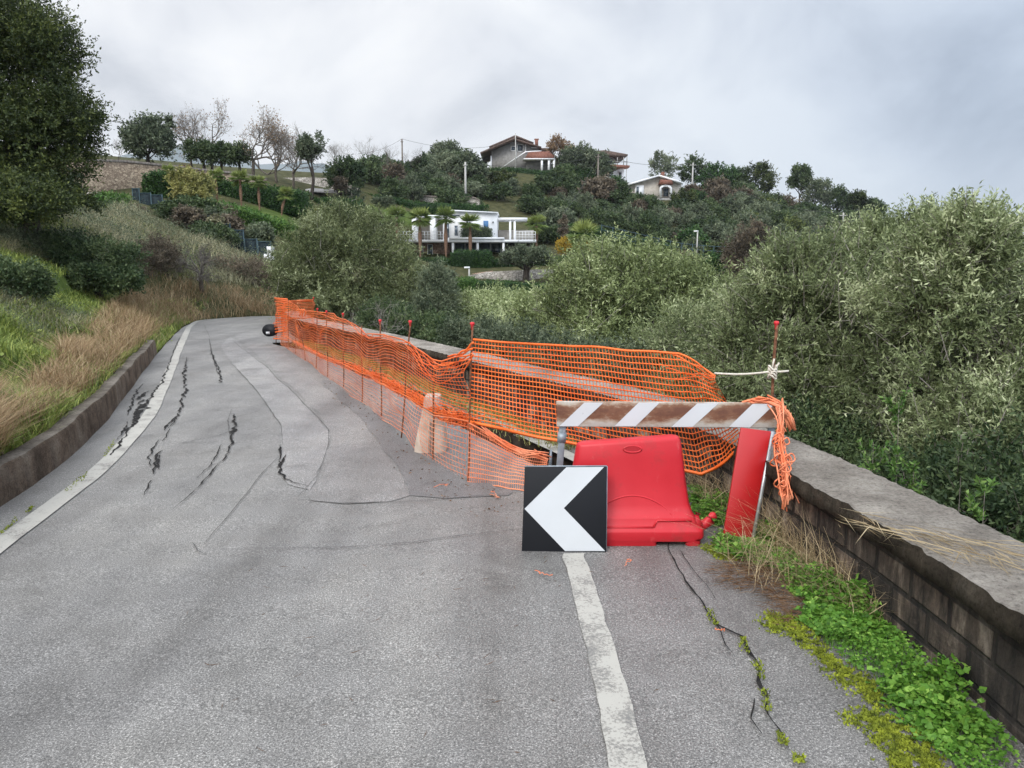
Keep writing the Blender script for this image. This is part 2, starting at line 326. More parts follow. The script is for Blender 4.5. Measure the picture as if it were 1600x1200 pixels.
M['palmbark'] = simple('fibrous_palm_trunk', (.10, .055, .035), (.27, .165, .11), 9, .95, .6, sc=(1, 1, 2.5))
M['white'] = simple('white_render', (.76, .77, .78), (.84, .84, .84), 2, .7)
M['grey_render'] = simple('grey_render', (.25, .24, .23), (.36, .35, .33), 2, .9)
M['beige_render'] = simple('beige_render', (.40, .36, .31), (.52, .48, .42), 2, .9)
M['tile'] = simple('terracotta_tile', (.13, .055, .038), (.27, .12, .085), 4, .85, .4, sc=(4, 1, 1))
M['roofdark'] = simple('dark_roof_tile', (.07, .05, .042), (.16, .11, .09), 4, .85)
M['glass'] = simple('dark_window_glass', (.02, .03, .04), (.10, .13, .16), 1.2, .08, spec=.8)
M['blue'] = simple('blue_shutter', (.06, .16, .33), (.10, .22, .42), 5, .6)
M['wood'] = simple('weathered_wood_pole', (.12, .10, .085), (.24, .21, .18), 8, .9, sc=(1, 1, .2))
M['concretepole'] = simple('pale_concrete_pole', (.38, .37, .35), (.5, .49, .46), 6, .9)
M['cable'] = simple('black_cable', (.03, .03, .03), (.07, .07, .07), 2, .7)
M['dgreenfence'] = simple('dark_green_shade_cloth', (.008, .014, .017), (.02, .034, .04), 8, .9)
M['bluegreen'] = simple('blue_green_frame', (.022, .045, .055), (.05, .085, .10), 6, .7)
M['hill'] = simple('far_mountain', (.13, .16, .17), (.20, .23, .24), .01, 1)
M['sea'] = simple('sea_water', (.05, .09, .13), (.08, .12, .17), .01, .25)
# foliage
M['olive'] = leafmat('olive_leaf', [(.0, (.040, .052, .022)), (.4, (.084, .102, .046)), (.7, (.145, .168, .085)), (1, (.27, .29, .18))])
M['olive_bright'] = leafmat('olive_leaf_pale', [(.0, (.035, .048, .018)), (.4, (.11, .135, .052)), (.75, (.20, .235, .11)), (1, (.32, .35, .20))])
M['olive_dark'] = leafmat('olive_leaf_far', [(.0, (.03, .042, .016)), (.45, (.085, .10, .042)), (.75, (.145, .165, .08)), (1, (.25, .27, .16))])
M['oak'] = leafmat('dark_oak_leaf', [(.0, (.010, .017, .006)), (.5, (.03, .042, .012)), (1, (.085, .10, .026))])
M['shrub'] = leafmat('dark_shrub_leaf', [(.0, (.014, .028, .012)), (.5, (.04, .062, .024)), (1, (.10, .13, .055))])
M['shrub_grey'] = leafmat('grey_green_shrub_leaf', [(.0, (.028, .04, .024)), (.5, (.075, .095, .055)), (1, (.16, .18, .11))])
M['shrub_brown'] = leafmat('brown_shrub_leaf', [(.0, (.03, .025, .018)), (.5, (.09, .072, .05)), (1, (.18, .145, .10))])
M['hedge'] = leafmat('clipped_hedge_leaf', [(.0, (.008, .022, .007)), (.5, (.02, .05, .014)), (1, (.06, .11, .03))])
M['hedge_b'] = leafmat('bright_hedge_leaf', [(.0, (.018, .045, .010)), (.5, (.05, .105, .022)), (1, (.13, .2, .05))])
M['palm'] = leafmat('palm_frond', [(.0, (.03, .055, .012)), (.5, (.10, .15, .035)), (1, (.26, .30, .09))])
M['yellow'] = leafmat('yellow_leaf', [(.0, (.20, .13, .015)), (.5, (.36, .25, .03)), (1, (.5, .36, .07))])
M['tanleaf'] = leafmat('dry_tan_leaf', [(.0, (.10, .06, .035)), (.5, (.22, .14, .075)), (1, (.34, .25, .15))])
M['mimosa'] = leafmat('yellow_green_leaf', [(.0, (.05, .06, .015)), (.5, (.15, .15, .045)), (1, (.28, .26, .10))])
M['clover'] = leafmat('clover_leaf', [(.0, (.02, .06, .008)), (.5, (.075, .17, .022)), (1, (.20, .32, .06))], trans=.3)
M['drygrass'] = leafmat('dry_reddish_grass', [(.0, (.14, .09, .048)), (.5, (.32, .22, .12)), (1, (.54, .44, .27))])
M['straw'] = leafmat('pale_straw', [(.0, (.16, .11, .055)), (.5, (.36, .28, .16)), (1, (.58, .48, .31))])
M['needle'] = leafmat('fallen_needles', [(.0, (.09, .045, .02)), (.5, (.19, .105, .055)), (1, (.34, .22, .12))])
M['grass'] = leafmat('green_grass', [(.0, (.035, .055, .012)), (.5, (.105, .138, .03)), (1, (.24, .255, .07))])
M['scrub'] = leafmat('grey_scrub', [(.0, (.045, .045, .024)), (.5, (.125, .12, .068)), (1, (.25, .235, .15))])
def groundmat():
    m, t, p = newmat('earth_and_grass'); a = nd(t, 'ShaderNodeAttribute'); a.attribute_name = 'var'; n = noise(t, 1.3, 7, .7); f = noise(t, 14, 5, .7)
    e_ = ramp(t, n, [(.3, (.03, .034, .016)), (.5, (.065, .066, .028)), (.7, (.12, .11, .055))]); g_ = ramp(t, n, [(.3, (.04, .07, .014)), (.7, (.11, .15, .035))])
    c = mixc(t, a.outputs['Fac'], e_, g_); c = mixc(t, .5, c, ramp(t, f, [(.3, (.5, .5, .5)), (.7, (1.2, 1.2, 1.2))]), 'MULTIPLY')
    t.links.new(c, p.inputs['Base Color']); p.inputs['Roughness'].default_value = .95; p.inputs['Specular IOR Level'].default_value = .1; bump(t, p, f, .6, .05); return m
M['ground'] = groundmat()
# ------------------------------------------------------------------ road outline
outer_px = [(1599, 840), (1500, 797), (1408, 758), (1320, 717), (1235, 680), (1140, 645), (1050, 617), (975, 600), (900, 588), (800, 562), (740, 548), (690, 538), (650, 529), (580, 513.5), (520, 504)]
WTOP = .48
outer = np.array([on(x, y, WTOP)[:2] for x, y in outer_px])
outer = np.r_[[[2.16, -5], [2.15, 1.2]], outer, [[-4.55, 17.5], [-5.1, 19.0], [-5.6, 20.6]]]
outer = smooth(resample(smooth(outer, 1), .35), 3)
dd_ = nrm(np.gradient(outer, axis=0)); nn_ = np.stack([-dd_[:, 1], dd_[:, 0]], 1)   # towards the road (left of travel)
WW = .47
inner_top = outer + nn_ * WW; inner_base = outer + nn_ * (WW - .07); outer_base = outer + nn_ * .07
left_px = [(0, 790), (60, 750), (121, 713), (160, 667), (198, 618), (225, 580), (246, 552), (262, 535), (276, 519), (288, 507), (305, 499.5), (345, 496), (430, 493.2), (500, 492)]
left = np.array([on(x, y)[:2] for x, y in left_px]); left = np.r_[[[-2.9, -5], [-2.95, 1], [-3.05, 3.2]], left, [[-2.5, 27.6], [1.5, 28]]]
left = resample(smooth(left, 1), .3); left = smooth(left, 2)
road_outline = np.r_[left, outer[::-1]]
def pxline(P, h=0): return np.array([on(x, y, h) for x, y in P])
trL_px = [(441, 527.5), (482, 549), (540, 575), (590, 597), (650, 628), (710, 661), (765, 689), (840, 730), (900, 757)]
trR_px = [(441, 525), (482, 545), (540, 566), (590, 583.5), (650, 610), (710, 641), (765, 664), (840, 692), (930, 722)]
trL = pxline(trL_px)[:, :2]; trR = np.array([on(x, y, -d)[:2] for (x, y), d in zip(trR_px, [.0, .02, .04, .06, .08, .10, .11, .13, .14])])

# ------------------------------------------------------------------ terrain: one sheet, interpolated through surveyed points
ctl = []
def cp(px, py, Y): ctl.append(at(px, py, Y))
for a in [(0, 700, 5.6), (0, 640, 6.6), (0, 560, 8.6), (0, 500, 11), (0, 450, 13.5), (0, 402, 17), (0, 342, 23), (0, 318, 30), (-150, 560, 8), (-200, 400, 16), (-250, 320, 28),
          (120, 640, 7.4), (120, 560, 9.6), (120, 500, 12.5), (120, 452, 16.5), (120, 428, 18.8), (120, 350, 26), (110, 322, 36),
          (220, 500, 16.4), (220, 462, 21), (220, 432, 25), (220, 385, 32), (220, 345, 38), (205, 322, 44), (320, 494, 21.8), (320, 470, 23.5), (320, 442, 27.5), (320, 405, 33), (320, 372, 38), (300, 352, 42),
          (390, 482, 26.8), (390, 445, 30), (400, 415, 34), (425, 412, 38), (360, 392, 41), (470, 470, 32), (450, 430, 38),
          (150, 306, 46), (100, 308, 50), (195, 309, 46.5), (340, 322, 55), (440, 338, 54), (400, 300, 66), (405, 284, 74), (470, 300, 73), (520, 302, 80), (540, 335, 78), (300, 268, 78), (230, 262, 64), (160, 256, 62), (350, 264, 84), (420, 272, 86),
          (590, 340, 88), (640, 345, 86), (640, 318, 100), (700, 322, 105), (560, 285, 100), (600, 278, 112), (680, 268, 128), (745, 262, 138), (830, 266, 138), (920, 272, 138), (960, 300, 132), (1020, 310, 134), (1060, 312, 134),
          (740, 405, 79), (640, 404, 79), (830, 400, 79), (900, 395, 84), (1000, 392, 92), (1100, 404, 86), (1130, 412, 84), (900, 340, 108), (1000, 345, 112), (1100, 330, 130), (1100, 300, 148), (1200, 330, 150), (1300, 362, 150), (1400, 382, 150), (1200, 380, 110),
          (740, 428, 70), (820, 440, 68), (900, 425, 70), (740, 462, 60), (820, 455, 61), (690, 470, 56), (780, 480, 48), (900, 470, 52), (1000, 480, 50)]: cp(*a)
ctl += [np.array(q, float) for q in [(4, 1, -1.6), (4, 4, -2.0), (5, 8, -3.0), (6, 14, -3.8), (4, 20, -3.8), (1.5, 17, -2.6), (3.2, 9, -2.2), (3.2, -5, -1.4), (1, 25, -2.2), (-2, 31, -1.7), (0, 36, -3.4), (6, 40, -5), (12, 10, -5), (15, 22, -6), (30, 30, -9), (30, 8, -8),
          (40, 60, -10), (60, 95, -8), (25, 62, -6), (90, 120, -14), (120, 60, -25), (200, 150, -50), (120, 190, -30), (60, 200, -5), (-12, 0, 1.5), (-12, -6, 1.6), (-30, 0, 6), (-40, 30, 9), (-60, 60, 13), (-60, 100, 14), (-120, 100, 20), (-100, 30, 18),
          (-40, 160, 8), (0, 190, 12), (-120, 200, 10), (-30, 330, -20), (200, 330, -60), (-250, 330, 0), (10, -8, -5), (-200, 150, 20)]]
krb = left[(left[:, 1] > -5) & (left[:, 1] < 17.5)]
for i in range(0, len(krb), 5):
    d_ = nrm(krb[min(i + 1, len(krb) - 1)] - krb[i - 1 if i else 0]); nl = np.array([-d_[1], d_[0]])
    for w, h in ((.2, .25), (.9, .36)):
        q = krb[i] + nl * w; ctl.append(np.array([q[0], q[1], float(zroad(*krb[i])) + h]))
ctl = np.array(ctl)
def warp(x, y): x = np.asarray(x, float); y = np.asarray(y, float); yy = np.maximum(y, -8) + 14; return np.stack([1.6 * x / yy, 1.6 * np.log(yy)], -1)
W_ = warp(ctl[:, 0], ctl[:, 1]); K_ = -np.linalg.norm(W_[:, None] - W_[None], axis=-1)
SC_ = np.maximum(ctl[:, 1], 0) + 14
n_ = len(ctl); A_ = np.zeros((n_ + 3, n_ + 3)); A_[:n_, :n_] = K_ - np.eye(n_) * .012; A_[:n_, n_] = 1; A_[:n_, n_ + 1:] = W_; A_[n_:, :n_] = A_[:n_, n_:].T
sol_ = np.linalg.solve(A_, np.r_[(ctl[:, 2] + .02 * ctl[:, 1]) / SC_, 0, 0, 0])
def terr0(x, y):
    x = np.asarray(x, float); y = np.asarray(y, float); sh = x.shape; w = warp(x.ravel(), y.ravel()); o = np.zeros(len(w))
    for s in range(0, len(w), 4000):
        q = w[s:s + 4000]; k = -np.linalg.norm(q[:, None] - W_[None], axis=-1); o[s:s + 4000] = k @ sol_[:n_] + sol_[n_] + q @ sol_[n_ + 1:]
    return (o * (np.maximum(y.ravel(), 0) + 14) - .02 * y.ravel()).reshape(sh)
road_edge = left[::3]
def terr(x, y):
    x = np.atleast_1d(np.asarray(x, float)) if np.ndim(x) == 0 else np.asarray(x, float); y = np.asarray(y, float).reshape(x.shape)
    x = np.asarray(x, float); y = np.asarray(y, float); z = terr0(x, y)
    near = (y < 31) & (y > -6) & (x < 2.5) & (x > -16)
    if near.any():
        q = np.stack([x[near], y[near]], -1); s = road_edge; d = np.full(len(q), 9.)
        for k in range(0, len(s) - 1):
            a, b = s[k], s[k + 1]; ab = b - a; t = np.clip(((q - a) @ ab) / (ab @ ab), 0, 1); d = np.minimum(d, np.hypot(*(q - a - t[:, None] * ab).T))
        cap = np.where(q[:, 1] < 14.4, np.where(d < .16, -.3, .215 + .45 * (d - .16)), .0 + .5 * np.maximum(d - .1, 0)); z = z.copy(); z[near] = np.where(d < 2.2, np.minimum(z[near], -.02 * q[:, 1] + cap), z[near])
    r = inpoly(x, y, road_outline); return np.where(r, np.minimum(z, -.02 * y - .75), z)
xs = np.r_[np.linspace(-260, -60, 26)[:-1], np.linspace(-60, -14, 47)[:-1], np.linspace(-14, 6, 90)[:-1], np.linspace(6, 70, 70)[:-1], np.linspace(70, 260, 25)]
ys = np.r_[np.linspace(-9, 30, 150)[:-1], np.linspace(30, 170, 110)[:-1], np.linspace(170, 420, 20)]
X_, Y_ = np.meshgrid(xs, ys); Z_ = terr(X_, Y_)
fall = np.clip((np.hypot(X_, Y_) - 190) / 120, 0, 1); Z_ = Z_ * (1 - fall) + (-60) * fall
px_, py_ = project(np.stack([X_, Y_, Z_], -1))
def zone(px, py, poly): return inpoly(px, py, poly)
green_polys = [[(0, 392), (60, 408), (130, 432), (208, 436), (206, 470), (170, 500), (120, 520), (95, 570), (60, 640), (0, 680), (0, 480), (60, 470), (110, 455), (40, 425), (0, 412)],
               [(560, 318), (700, 340), (690, 352), (560, 345)], [(330, 318), (480, 330), (470, 350), (330, 335)], [(120, 300), (205, 305), (200, 325), (120, 330)]]
gv = np.zeros(X_.shape)
for g in green_polys: gv = np.maximum(gv, (zone(px_, py_, g) & (Y_ > 3)).astype(float))
mb = MB(); grid(mb, np.stack([X_, Y_, Z_], -1), 0, gv, flip=True); struct(mb, 'hillside', M['ground'], True)
mb = MB(); mb.add([(-30000, -2000, -55), (30000, -2000, -55), (30000, 35000, -55), (-30000, 35000, -55)], [[0, 1, 2, 3]]); struct(mb, 'sea', M['sea'])
# far mountain ridge behind the left-hand trees
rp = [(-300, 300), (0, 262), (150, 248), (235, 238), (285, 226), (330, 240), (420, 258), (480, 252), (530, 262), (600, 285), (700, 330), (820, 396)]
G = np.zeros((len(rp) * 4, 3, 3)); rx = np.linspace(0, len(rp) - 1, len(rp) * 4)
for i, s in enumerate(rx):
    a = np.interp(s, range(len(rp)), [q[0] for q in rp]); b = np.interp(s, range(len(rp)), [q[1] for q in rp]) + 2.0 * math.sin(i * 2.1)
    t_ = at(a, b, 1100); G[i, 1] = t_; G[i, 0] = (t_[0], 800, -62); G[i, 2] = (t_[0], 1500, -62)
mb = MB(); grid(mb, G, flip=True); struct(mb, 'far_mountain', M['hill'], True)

# ------------------------------------------------------------------ road
def ribbon(mb, A, B, nc, h=0, mi=0, zf=zroad):
    t = np.linspace(0, 1, nc)[None, :, None]; P = A[:, None, :2] * (1 - t) + B[:, None, :2] * t
    G = np.concatenate([P, (zf(P[..., 0], P[..., 1]) + h)[..., None]], -1); grid(mb, G, mi, flip=True); return G
n = 150
endL = left[np.argmin(np.abs(left[:, 0] - trL[0, 0]) + 100 * (left[:, 1] < 22))]
# main carriageway: left edge to the line of the fissure, continued straight to the camera and round the bend
ml = left[left[:, 1] < 25.4]; mbound = np.r_[[[1.2, -5], [1.1, 2.0], [.85, 3.6], [.68, 4.4]], trL[::-1][0:1] , trL[::-1][1:], [[-5.75, 17.2], [-5.3, 19.6], [-4.8, 21.4], [-4.2, 22.6], [-3.4, 23.4]]]
def split_at(Lp, ys_): return np.stack([np.interp(ys_, Lp[:, 1], Lp[:, 0]), ys_], 1)
ysr = np.r_[np.linspace(-5, 16.6, 130)]
lm = left[:np.argmax(left[:, 0] * 0 + (left[:, 1] > 24.8))]; o_ = np.argsort(lm[:, 1]); lm = lm[o_]
mbs = mbound[np.argsort(mbound[:, 1])]
mb = MB(); Gm = ribbon(mb, split_at(lm, ysr), split_at(mbs, ysr), 26)
# bend: from the last straight row to the far right
bl = resample_n(np.r_[[split_at(lm, ysr)[-1]], left[(left[:, 1] > 16.8)]], 60); bo = inner_base[(inner_base[:, 1] > 16.6)]
br_ = resample_n(np.r_[[split_at(mbs, ysr)[-1]], bo], 60); ribbon(mb, bl, br_, 20)
# right-hand part near the camera, up to the barrier
ib = inner_base[inner_base[:, 1] < 16.6]; ysa = np.linspace(-5, trL[-1, 1], 60); ib_s = ib[np.argsort(ib[:, 1])]
GA = ribbon(mb, split_at(mbs, ysa), split_at(ib_s, ysa) + [.05, 0], 14)
# broken edge of the carriageway along the fissure and across the end
yse = ysr[ysr >= trL[-1, 1]]; e = split_at(mbs, yse); rng = np.random.default_rng(3); jag = rng.normal(0, .02, len(e))
T = np.c_[e, zroad(e[:, 0], e[:, 1])]; Bm = np.c_[e + np.c_[jag - .03, jag * 0], zroad(e[:, 0], e[:, 1]) - .65]; grid(mb, np.stack([T, (T + Bm) / 2 + np.c_[jag, jag, jag * 0], Bm], 1), 1, flip=True)
ea = GA[-1]; grid(mb, np.stack([ea, ea - [0, .03, .65]], 1), 1)
road = struct(mb, 'road', [M['asphalt'], M['soil']], True)
# sunken half of the road beyond the fissure
def zs(x, y):
    y = np.asarray(y, float); dr = np.interp(y, [4.5, 5.6, 8, 12, 16.6], [.15, .14, .12, .06, 0.0]); return zroad(x, y) - dr
trRs = trR[np.argsort(trR[:, 1])]; trRs = np.r_[[[trRs[0, 0] + .3, trRs[0, 1] - 1.0]], trRs, [[-5.7, 16.6]]]; yss = np.linspace(trR[-1, 1], 16.6, 110)
mb = MB(); a_ = split_at(trRs, yss); a_[:, 0] += np.random.default_rng(5).normal(0, .025, len(a_)) * np.clip((16 - yss) / 8, 0, 1)
Gs = ribbon(mb, a_, split_at(ib_s, yss) + [.05, 0], 18, 0, 0, zs)
e = Gs[:, 0]; Bm = e - np.c_[jag[0] + 0 * e[:, 0], 0 * e[:, 0], .6 + 0 * e[:, 0]]; rr_ = np.random.default_rng(8).normal(0, .025, e.shape) * [1, .3, .3]
grid(mb, np.stack([e, e - [0, 0, .09], (e + Bm) / 2 + rr_ + [.05, 0, 0], Bm + rr_], 1), 1)
struct(mb, 'sunken_road', [M['asphalt_light'], M['soil']], True)
mb = MB(); A2 = split_at(mbs, np.linspace(4.2, 16.6, 60)) - [.2, 0]; B2 = split_at(trRs, np.linspace(4.2, 16.6, 60)) + [.3, 0]
ribbon(mb, A2, B2, 5, -.42, 0); struct(mb, 'fissure_bed', M['soil'])

# markings, patches and cracks, each a thin sheet laid 4 mm above the one below
def strip(mb, P, w, h, zf=zroad, step=.12, wj=0, seed=0, mi=0):
    P = resample(np.asarray(P)[:, :2], step); d = nrm(np.gradient(P, axis=0)); q = np.stack([-d[:, 1], d[:, 0]], 1)
    w = np.interp(np.linspace(0, 1, len(P)), np.linspace(0, 1, len(w)), w) if hasattr(w, '__len__') else np.full(len(P), w)
    r = np.random.default_rng(seed); ns = lambda: (smooth(r.normal(0, 1, (len(P), 1)), 3)[:, 0] * 1.6 + r.normal(0, .35, len(P))); wl = w / 2 * (1 + wj * ns()); wr = w / 2 * (1 + wj * ns())
    wl = np.maximum(wl, .001); wr = np.maximum(wr, .001)
    P = P + q * (wj * 1.1 * w * smooth(r.normal(0, 1, (len(P), 1)), 6)[:, 0] * 2)[:, None]
    A = P + q * wl[:, None]; B = P - q * wr[:, None]; C3 = [A, (A + B) / 2, B]
    grid(mb, np.stack([np.c_[c, zf(c[:, 0], c[:, 1]) + h] for c in C3], 1), mi, flip=True)
def cornerfan(mb, poly_px, h, mi=0, zf=zroad, cell=.14):
    P = pxline(poly_px)[:, :2]; P = resample(np.r_[P, P[:1]], .25)[:-1]; r = np.random.default_rng(len(poly_px)); P = P + r.normal(0, .014, P.shape)
    lo, hi = P.min(0), P.max(0); nx = int((hi[0] - lo[0]) / cell) + 2; ny = int((hi[1] - lo[1]) / cell) + 2
    # clip a fine grid row by row so the sheet follows the road surface
    rows = np.linspace(lo[1] + 1e-3, hi[1] - 1e-3, ny * 2); out = []
    for y in rows:
        c = []
        for i in range(len(P)):
            (x1, y1), (x2, y2) = P[i], P[(i + 1) % len(P)]
            if (y1 > y) != (y2 > y): c.append(x1 + (x2 - x1) * (y - y1) / (y2 - y1))
        c.sort(); out.append((c[0], c[-1]) if len(c) >= 2 else None)
    k = [i for i, q in enumerate(out) if q]; A = np.array([[out[i][0], rows[i]] for i in k]); B = np.array([[out[i][1], rows[i]] for i in k])
    ribbon(mb, A, B, nx, h, mi, zf)
mb = MB(); cornerfan(mb, [(360, 524), (385, 546), (420, 576), (436, 593), (470, 623), (513, 672), (512, 693), (497, 743), (480, 768), (452, 757), (437, 740), (441, 700), (439, 668), (417, 633), (388, 595), (362, 566), (345, 540)], .004)
struct(mb, 'asphalt_patch', M['asphalt_light'], True)
mb = MB(); cornerfan(mb, [(366, 523), (392, 545), (424, 575), (440, 592), (474, 622), (517, 671), (517, 694), (502, 743), (486, 770), (470, 783), (533, 788), (627, 784), (640, 775), (618, 725), (560, 650), (500, 598), (450, 556), (420, 530), (395, 517)], .004)
struct(mb, 'asphalt_patch.001', M['asphalt_grey'], True)
mb = MB(); cornerfan(mb, [(640, 776), (700, 780), (812, 772), (800, 752), (735, 757), (660, 712), (600, 655), (540, 612), (505, 590), (505, 600), (562, 651), (622, 727)], .004)
struct(mb, 'asphalt_patch.002', M['asphalt_dark'], True)
def linegen(P, names, w, mat, h=.008, **k):
    mb = MB(); strip(mb, pxline(P), w, h, **k); struct(mb, names, mat)
lw_px = [(-60, 880), (0, 848), (60, 808), (130, 756), (180, 712), (220, 668), (240, 640), (252, 612), (265, 585), (276, 555), (287, 530), (295, 512), (303, 504), (318, 499.5), (360, 496.8), (430, 494.3)]
P = smooth(resample(np.r_[[[-2.25, -4.5, 0], [-2.35, -1.5, 0], [-2.5, 1.2, 0], [-2.68, 3.0, 0]], pxline(lw_px[1:])], .15), 6); mb = MB(); strip(mb, P, .14, .008, wj=.02, seed=1); struct(mb, 'left_edge_line', M['paint'])
mb = MB(); Pq = pxline([(893, 866), (917, 935), (942, 1030), (962, 1110), (981, 1200), (1004, 1310)]); cf = np.polyfit(Pq[:, 1], Pq[:, 0], 2); yy_ = np.linspace(Pq[0, 1], 1.6, 40); P = np.stack([np.polyval(cf, yy_), yy_], 1); strip(mb, P, .122, .006, wj=.025, seed=2, step=.03); struct(mb, 'right_edge_line', M['paint_worn'])
mb = MB(); P = smooth(resample(np.array([on(x, y, -.1) for x, y in [(474, 524), (512, 539), (562, 559), (625, 579), (700, 616), (745, 643), (800, 669), (880, 706), (940, 735)]]), .15), 3); strip(mb, P, .14, .020, zf=zs, wj=.03, seed=3); struct(mb, 'right_edge_line.001', M['paint'])
cracks = [([(292, 560), (288, 590), (291, 612), (285, 630), (278, 647), (273, 660), (262, 680), (254, 692)], [.02, .05, .07, .06, .08, .06, .05, .015]),
          ([(252, 705), (244, 714), (242, 727), (240, 742)], [.02, .075, .06, .01]),
          ([(364, 647), (367, 660), (365, 672), (361, 690), (356, 708)], [.02, .07, .065, .055, .03]), ([(356, 708), (345, 724), (327, 743), (307, 767), (287, 784), (272, 797)], [.03, .028, .03, .024, .016, .006]),
          ([(346, 697), (340, 713), (327, 730), (307, 749)], [.012, .03, .022, .008]),
          ([(438, 697), (439, 713), (437, 725), (438, 740), (446, 750), (456, 757), (484, 763)], [.01, .05, .02, .06, .045, .03, .01]), ([(447, 712), (441, 724), (437, 733)], [.015, .045, .03]),
          ([(327, 530), (331, 553), (338, 568), (343, 582), (345, 598)], [.012, .025, .05, .04, .05]), ([(331, 552), (336, 570), (342, 586)], [.01, .02, .04]),
          ([(281, 528), (276, 541), (270, 556), (262, 578), (253, 600), (243, 612), (235, 625)], [.02, .04, .05, .035, .05, .06, .05]),
          ([(232, 614), (222, 622), (216, 630), (219, 640), (210, 648), (212, 660), (204, 668), (191, 694), (172, 713)], [.03, .12, .06, .11, .05, .09, .04, .06, .02]),
          ([(240, 620), (230, 628), (226, 640), (216, 652), (211, 665)], [.02, .05, .08, .05, .03]),
          ([(1043, 850), (1048, 868), (1057, 888), (1075, 915), (1096, 944), (1122, 979), (1157, 996), (1170, 1027), (1189, 1066), (1196, 1109), (1218, 1150), (1231, 1172)], [.006, .012, .010, .012, .014, .012, .02, .022, .026, .018, .018, .006]),
          ([(1122, 979), (1133, 1010), (1150, 1030)], [.008, .006, .003]), ([(1180, 1095), (1172, 1125), (1190, 1150)], [.006, .008, .003]), ([(1062, 862), (1080, 890), (1105, 918), (1118, 938)], [.004, .007, .005, .003])]
cracks += [([(248, 690), (241, 700), (233, 716), (236, 730)], [.01, .05, .03, .01]), ([(250, 712), (247, 722), (248, 734)], [.02, .05, .01]), ([(276, 652), (264, 664), (258, 676)], [.02, .07, .02]),
           ([(362, 640), (356, 660), (360, 690)], [.004, .012, .006]), ([(224, 600), (214, 612), (205, 634), (200, 650)], [.01, .05, .06, .02]), ([(199, 660), (193, 676), (184, 690)], [.02, .05, .01]), ([(236, 752), (230, 765), (226, 776)], [.02, .03, .004])]
for k, (P, w) in enumerate(cracks):
    mb = MB(); w = [q * (.36 if k < 11 or k > 15 else .6) for q in w]; strip(mb, pxline(P), w, .0115 if k < 12 else .010, step=.022, wj=.6, seed=20 + k); struct(mb, 'road_crack', M['crack'])
hair = [[(467, 783), (533, 788), (627, 785), (700, 780), (815, 770)], [(820, 828), (760, 834), (700, 841), (640, 850), (540, 857), (440, 858), (372, 858)], [(352, 523), (380, 545), (418, 575), (434, 592), (468, 622), (514, 672), (513, 694), (498, 743), (467, 778)],
        [(360, 567), (387, 594), (417, 633), (440, 670), (442, 697)], [(262, 700), (290, 693), (340, 684), (366, 674)], [(290, 618), (340, 612), (385, 614)], [(366, 655), (390, 648), (408, 642)], [(436, 715), (410, 742), (372, 790), (320, 850)],
        [(330, 640), (355, 644), (395, 640)], [(318, 505), (328, 528)], [(300, 850), (310, 864), (325, 868)]]
for k, P in enumerate(hair):
    mb = MB(); strip(mb, pxline(P), [.002, .006, .005, .006, .002], .0095, step=.05, wj=.4, seed=60 + k); struct(mb, 'road_crack', M['hair'])

# ------------------------------------------------------------------ kerb on the left
kp = left[(left[:, 1] > -5) & (left[:, 1] < 14.6)]; kd = nrm(np.gradient(kp, axis=0)); kn = np.stack([-kd[:, 1], kd[:, 0]], 1)
kz = zroad(kp[:, 0], kp[:, 1]); rk = np.random.default_rng(4); kh = .255 + .008 * np.sin(np.arange(len(kp)) * .5) + rk.normal(0, .003, len(kp)); kw = .15
mb = MB(); sec = [(-.02, -.1, 0), (0.0, .0, 0), (.012, .235, 0), (.03, .255, 0), (kw, .262, 0), (kw, -.1, 0)]
Gk = np.stack([np.c_[kp + kn * (a if True else 0), kz + (b if b <= 0 else b * kh / .255)] for a, b, _ in sec], 1)
Gk += rk.normal(0, .004, Gk.shape); grid(mb, Gk[:, :4], 0, flip=True); grid(mb, Gk[:, 3:], 1, flip=True)
mb.add(Gk[-1], [[0, 1, 2, 3, 4, 5]], 0); struct(mb, 'kerb', [M['kerb'], M['kerb_top']])
# ------------------------------------------------------------------ parapet wall on the right
pw = thing('parapet_wall', 'low stained masonry wall with a worn concrete coping along the road edge', 'wall', (float(inner_base[20, 0]), float(inner_base[20, 1]), 0))
L0 = np.array(pw.location)
m2 = outer[:, 1] > -4; zi = -.02 * outer[:, 1]; zi = np.where(outer[:, 1] < 25, zi, -.5)
rk = np.random.default_rng(9); jj = rk.normal(0, 1, (len(outer), 8))
def lay(pts2, z): return np.c_[pts2, z]
mb = MB()
Gw = np.stack([lay(inner_base + nn_ * 0, zi - .7), lay(inner_base, zi + .1), lay(inner_base, zi + .36), lay(inner_base - nn_ * .005, zi + .385)], 1)
grid(mb, Gw[m2], 0, flip=True); Gw2 = np.stack([lay(outer_base, zi + .385), lay(outer_base, zi - 2.5)], 1); grid(mb, Gw2[m2], 0, flip=True)
mb.v = [v - L0 for v in mb.v]; mb.build('masonry', M['parapet'], pw)
s_ = np.arange(len(outer)) * .35
fine = np.linspace(0, len(outer) - 1, len(outer) * 11); fi = lambda A: np.stack([np.interp(fine, np.arange(len(outer)), A[:, k]) for k in range(A.shape[1])], 1)
it, ot, zf_ = fi(inner_top), fi(outer), np.interp(fine, np.arange(len(outer)), zi); nf = fi(nn_); rj = rk.normal(0, 1, (len(fine), 6))
def wob(k, a): return (a * smooth(rj[:, k:k + 1], 2))
wear = wob(0, .004); mb = MB()
